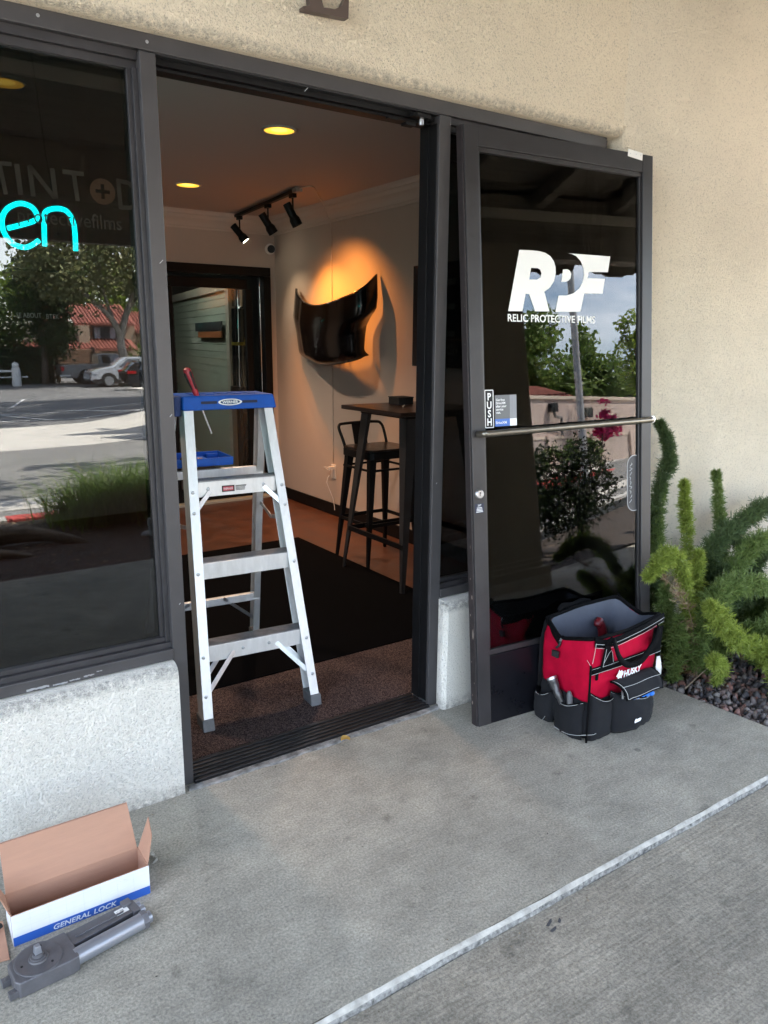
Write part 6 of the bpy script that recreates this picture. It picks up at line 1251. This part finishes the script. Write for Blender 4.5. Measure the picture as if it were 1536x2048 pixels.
# right hand view (mirrored in the leaning door): lamp post, block wall, shrubs, trees
lp_ = root('lamp_post', (10.4, -11.0, .4), 'tall grey street lamp pole mirrored in the door glass', 'street lamp'); b = MB(); b.cyl((10.4, -11.0, 0), (10.4, -11, 9.5), .085, .055, 18); b.cyl((10.4, -11, .0), (10.4, -11, .45), .16, .12, 16); b.build('pole', mat('pole_grey', (.36, .36, .36), .5, .2), lp_, smooth=True)
b = MB(); b.tube([(10.4, -11, 9.3), (10.2, -11.6, 9.8), (9.9, -12.6, 9.9)], .04, 8, sub=3); b.build('arm', MATS['pole_grey'], lp_, smooth='all'); b = MB(); b.hexa([(9.75, -12.4, 9.8), (10.0, -12.4, 9.8), (9.95, -13.1, 9.8), (9.75, -13.1, 9.8)], [(9.78, -12.45, 9.95), (9.97, -12.45, 9.95), (9.93, -13.0, 9.95), (9.78, -13.0, 9.95)]); b.build('lamp_head', MATS['pole_grey'], lp_, bevel=.03)
wl_ = root('block_wall', (15, -17.2, .4), 'long pink beige block wall with pilasters along the road', 'wall')
BW_ = mat('pink_block', (.46, .36, .31), .9, var=.06, vscale=2, bump=.003, bscale=30); CPM = mat('wall_cap', (.52, .43, .35), .85)
wd_ = Vector((4, -1.6, 0)).normalized(); wn_ = Vector((wd_.y, -wd_.x, 0))*-1; wo_ = Vector((13, -16.4, 0))
def wbox(s0, s1, d0, d1, z0_, z1_, m, name, par, bv=.006):
    p = [wo_+wd_*s0+wn_*d0, wo_+wd_*s1+wn_*d0, wo_+wd_*s1+wn_*d1, wo_+wd_*s0+wn_*d1]; b = MB(); b.hexa([q_+Z*z0_ for q_ in p], [q_+Z*z1_ for q_ in p]); return b.build(name, m, par, bevel=bv)
wbox(-9, 16, -.22, 0, .1, 2.72, BW_, 'wall_face', wl_); wbox(-9, 16, -.26, .05, 2.721, 2.83, CPM, 'cap', wl_); wbox(-9, 16, 0.001, .06, 1.52, 1.60, CPM, 'ledge', wl_); wbox(-9, 16, 0.001, .035, .1, 1.52, mat('lower_block', (.38, .31, .27), .9, var=.12, vscale=3), 'lower_course', wl_)
for k in range(7): wbox(-7.5+k*2.7, -7.1+k*2.7, .036, .12, .1, 1.62, BW_, 'pilaster', wl_)
for k in range(11): wbox(-9, 16, .0005, .0012, 1.72+k*.1, 1.725+k*.1, mat('block_joint', (.30, .24, .21), .9), 'mortar_joint', wl_, 0)
fx_ = root('drain_pipe', (14.2, -16.9, 2), 'grey bent drain pipe with a dark box on the pink wall', 'pipe'); P_ = lambda s_, d, z: wo_+wd_*s_+wn_*d+Z*z
b = MB(); b.tube([P_(.98, .16, 2.42), P_(1.05, .16, 2.20), P_(1.45, .14, 2.14), P_(1.47, .12, 2.0), P_(1.5, .1, 1.62)], .05, 8); b.build('pipe', mat('pipe_grey', (.18, .17, .16), .6), fx_); b = MB(); q_ = P_(1.0, .14, 2.45); b.box(q_.x-.13, q_.x+.13, q_.y-.1, q_.y+.1, q_.z-.12, q_.z+.14); b.build('box', BLKM, fx_, bevel=.02)
wf = root('wall_light', (16, -17.5, 2.3), 'small dark wall light on the pink wall left of the bougainvillea', 'wall light'); b = MB(); q_ = P_(3.15, .1, 2.30); b.box(q_.x-.15, q_.x+.15, q_.y-.1, q_.y+.1, q_.z-.16, q_.z+.16); b.build('lamp_body', mat('lamp_bronze', (.10, .10, .08), .5), wf, bevel=.03)
rh = root('tiled_garage', (15, -21.5, .5), 'low red roofed building behind the pink wall', 'building'); q_ = MB(); q_.box(13, 18.5, -25, -22, .3, 3.3); q_.build('wall', HW, rh); tile_roof('roof', 12.8, 18.7, -21.6, 3.28, -23.6, 3.85, rh)
kf = MB(); c0 = Vector((12.2, -12.7, 0)); rows = []
for dd, z in ((0, .28), (0, .50), (-.03, .53), (-.15, .53), (-.16, .50), (-1.5, .56), (-3.2, .6)):
    rows.append([c0+wd_*s_+wn_*(dd)+Z*(z+.014*s_) for s_ in np.linspace(-8, 12, 30)])
kf.grid(rows[4:]); struct(kf.build('far_sidewalk', CAP)); kf = MB(); kf.grid(rows[:5]); struct(kf.build('far_kerb', REDP))
tree('planter_shrub', (4.95, -4.45, -.03), [([(5.0, -4.55, -.05), (5.02, -4.52, .3), (4.8, -4.5, .7), (4.7, -4.5, .95)], [.03, .025, .015, .006]), ([(5.02, -4.52, .25), (5.15, -4.45, .6), (5.1, -4.4, .95)], [.02, .014, .006]), ([(4.98, -4.52, .2), (4.75, -4.6, .5), (4.5, -4.6, .8)], [.018, .012, .006])], [(4.95, -4.5, .90, .42, .30, .24), (4.70, -4.6, .62, .35, .28, .30), (5.12, -4.42, .60, .30, .26, .28), (4.55, -4.65, .92, .28, .22, .18), (4.85, -4.5, .30, .42, .3, .24), (4.75, -4.5, .5, .5, .3, .3)], 7000, .022, 'shrub', 'dark leafy shrub in the planter mirrored low in the door', 'shrub', bark=BARKD, shell=.3)
tree('planter_shrub', (4.2, -5.0, -.03), [([(4.2, -5, -.05), (4.2, -5, .4)], [.02, .008])], [(4.25, -5.0, .5, .36, .3, .42)], 1600, .022, 'shrub', 'second dark shrub beside the leafy one, nearer the column', 'shrub', bark=BARKD, shell=.3)
tree('young_tree', (16.3, -15.4, .9), [([(16.2, -15.2, .6), (16.5, -15.5, 2.2), (16.9, -16.2, 4.2)], [.06, .05, .025])], [(17.15, -16.4, 4.5, .5, .5, .95), (17.0, -16.4, 3.5, .65, .6, .6), (17.5, -16.3, 3.4, .5, .5, .7)], 1900, .075, 'lime', 'slender young tree with yellow green leaves beside the bougainvillea', bark=BARK, shell=.3)
tree('bougainvillea', (15.4, -16.5, .8), [([(15.6, -16.6, .6), (15.7, -16.5, 1.8)], [.03, .015])], [(16.0, -16.75, 2.2, .26, .25, .40), (16.4, -16.9, 1.8, .42, .25, .36), (15.75, -16.6, 1.6, .3, .2, .25)], 1300, .06, 'pink', 'bright magenta bougainvillea climbing on the pink wall', 'bougainvillea', bark=BARKD, shell=.2)
tree('wall_shrub', (13.6, -14.9, .7), [([(13.6, -14.9, .6), (13.6, -14.9, .9)], [.02, .01])], [(13.6, -15.0, 1.0, .75, .35, .40), (12.6, -15.0, .9, .5, .3, .3)], 1800, .05, 'mid', 'green low shrub at the foot of the pink wall', 'shrub', bark=BARKD)
tree('street_tree', (19.4, -24.5, .5), [([(19.4, -24.4, 0), (19.5, -24.4, 4.2)], [.2, .06])], [(19.2, -24.3, 4.9, 1.1, 1.0, 1.7), (19.4, -24.2, 6.4, .7, .6, 1.0), (18.4, -24.5, 4.5, .7, .8, 1.2), (20.2, -24.0, 4.1, .8, .8, .8), (18.9, -24.4, 3.4, 1.5, .9, .8)], 5500, .12, 'fresh', 'tall dense green tree behind the pink wall, leftmost', bark=BARKD, group='trees beyond the pink wall', shell=.3)
tree('street_tree', (22.3, -24.7, .5), [([(22.3, -24.7, 0), (22.2, -24.7, 4.2)], [.2, .06])], [(22.1, -24.7, 4.7, .9, .8, 1.7), (21.5, -24.7, 3.7, 1.0, .9, .9), (23.2, -24.6, 4.0, 1.0, .9, 1.2), (22.5, -24.7, 3.2, 1.8, .9, .8)], 5500, .12, 'fresh', 'pointed green tree behind the pink wall, right of the lamp pole', bark=BARKD, group='trees beyond the pink wall', shell=.3)
tree('street_tree', (26, -24.7, .5), [([(26, -24.7, 0), (26, -24.7, 4)], [.2, .06])], [(24.9, -24.6, 3.5, 1.0, .9, .9), (26.8, -24.0, 3.8, 1.3, .9, 1.1)], 4000, .12, 'lime', 'yellow green tree behind the pink wall, rightmost', bark=BARKD, group='trees beyond the pink wall', shell=.3)

# grit and crumbs on the concrete
nG = 420; P = np.column_stack([rng.uniform(-.9, 1.9, nG), rng.uniform(-1.9, -.06, nG), np.zeros(nG)]); P[:150, 1] = -.06-np.abs(rng.normal(0, .03, 150)); P[150:230, 1] = -1.045-np.abs(rng.normal(0, .02, 80)); P[:, 2] = np.where(P[:, 1] < -1.035, -.022, .0015); P = P[~((P[:, 0] > .95) & (P[:, 1] > -.6))]; P = P[~((P[:, 0] < -.24) & (P[:, 1] > -.65))]; nG = len(P)
d1 = rng.normal(size=(nG, 3)); d1[:, 2] *= .3; d1 /= np.linalg.norm(d1, axis=1)[:, None]; d2 = np.cross(d1, [0, 0, 1.]); s_ = (.0012+.0035*rng.random(nG)**3)[:, None]
tag(fast('grit', np.stack([P-d1*s_, P+d2*s_*.6, P+d1*s_+[0, 0, .001], P-d2*s_*.6], 1).reshape(-1, 3), np.arange(4*nG).reshape(-1, 4), leafmat('grit', (.05, .045, .04), (.30, .24, .16), 0, .9)), 'tiny dark grit and crumbs scattered over the concrete', 'grit', kind='stuff')
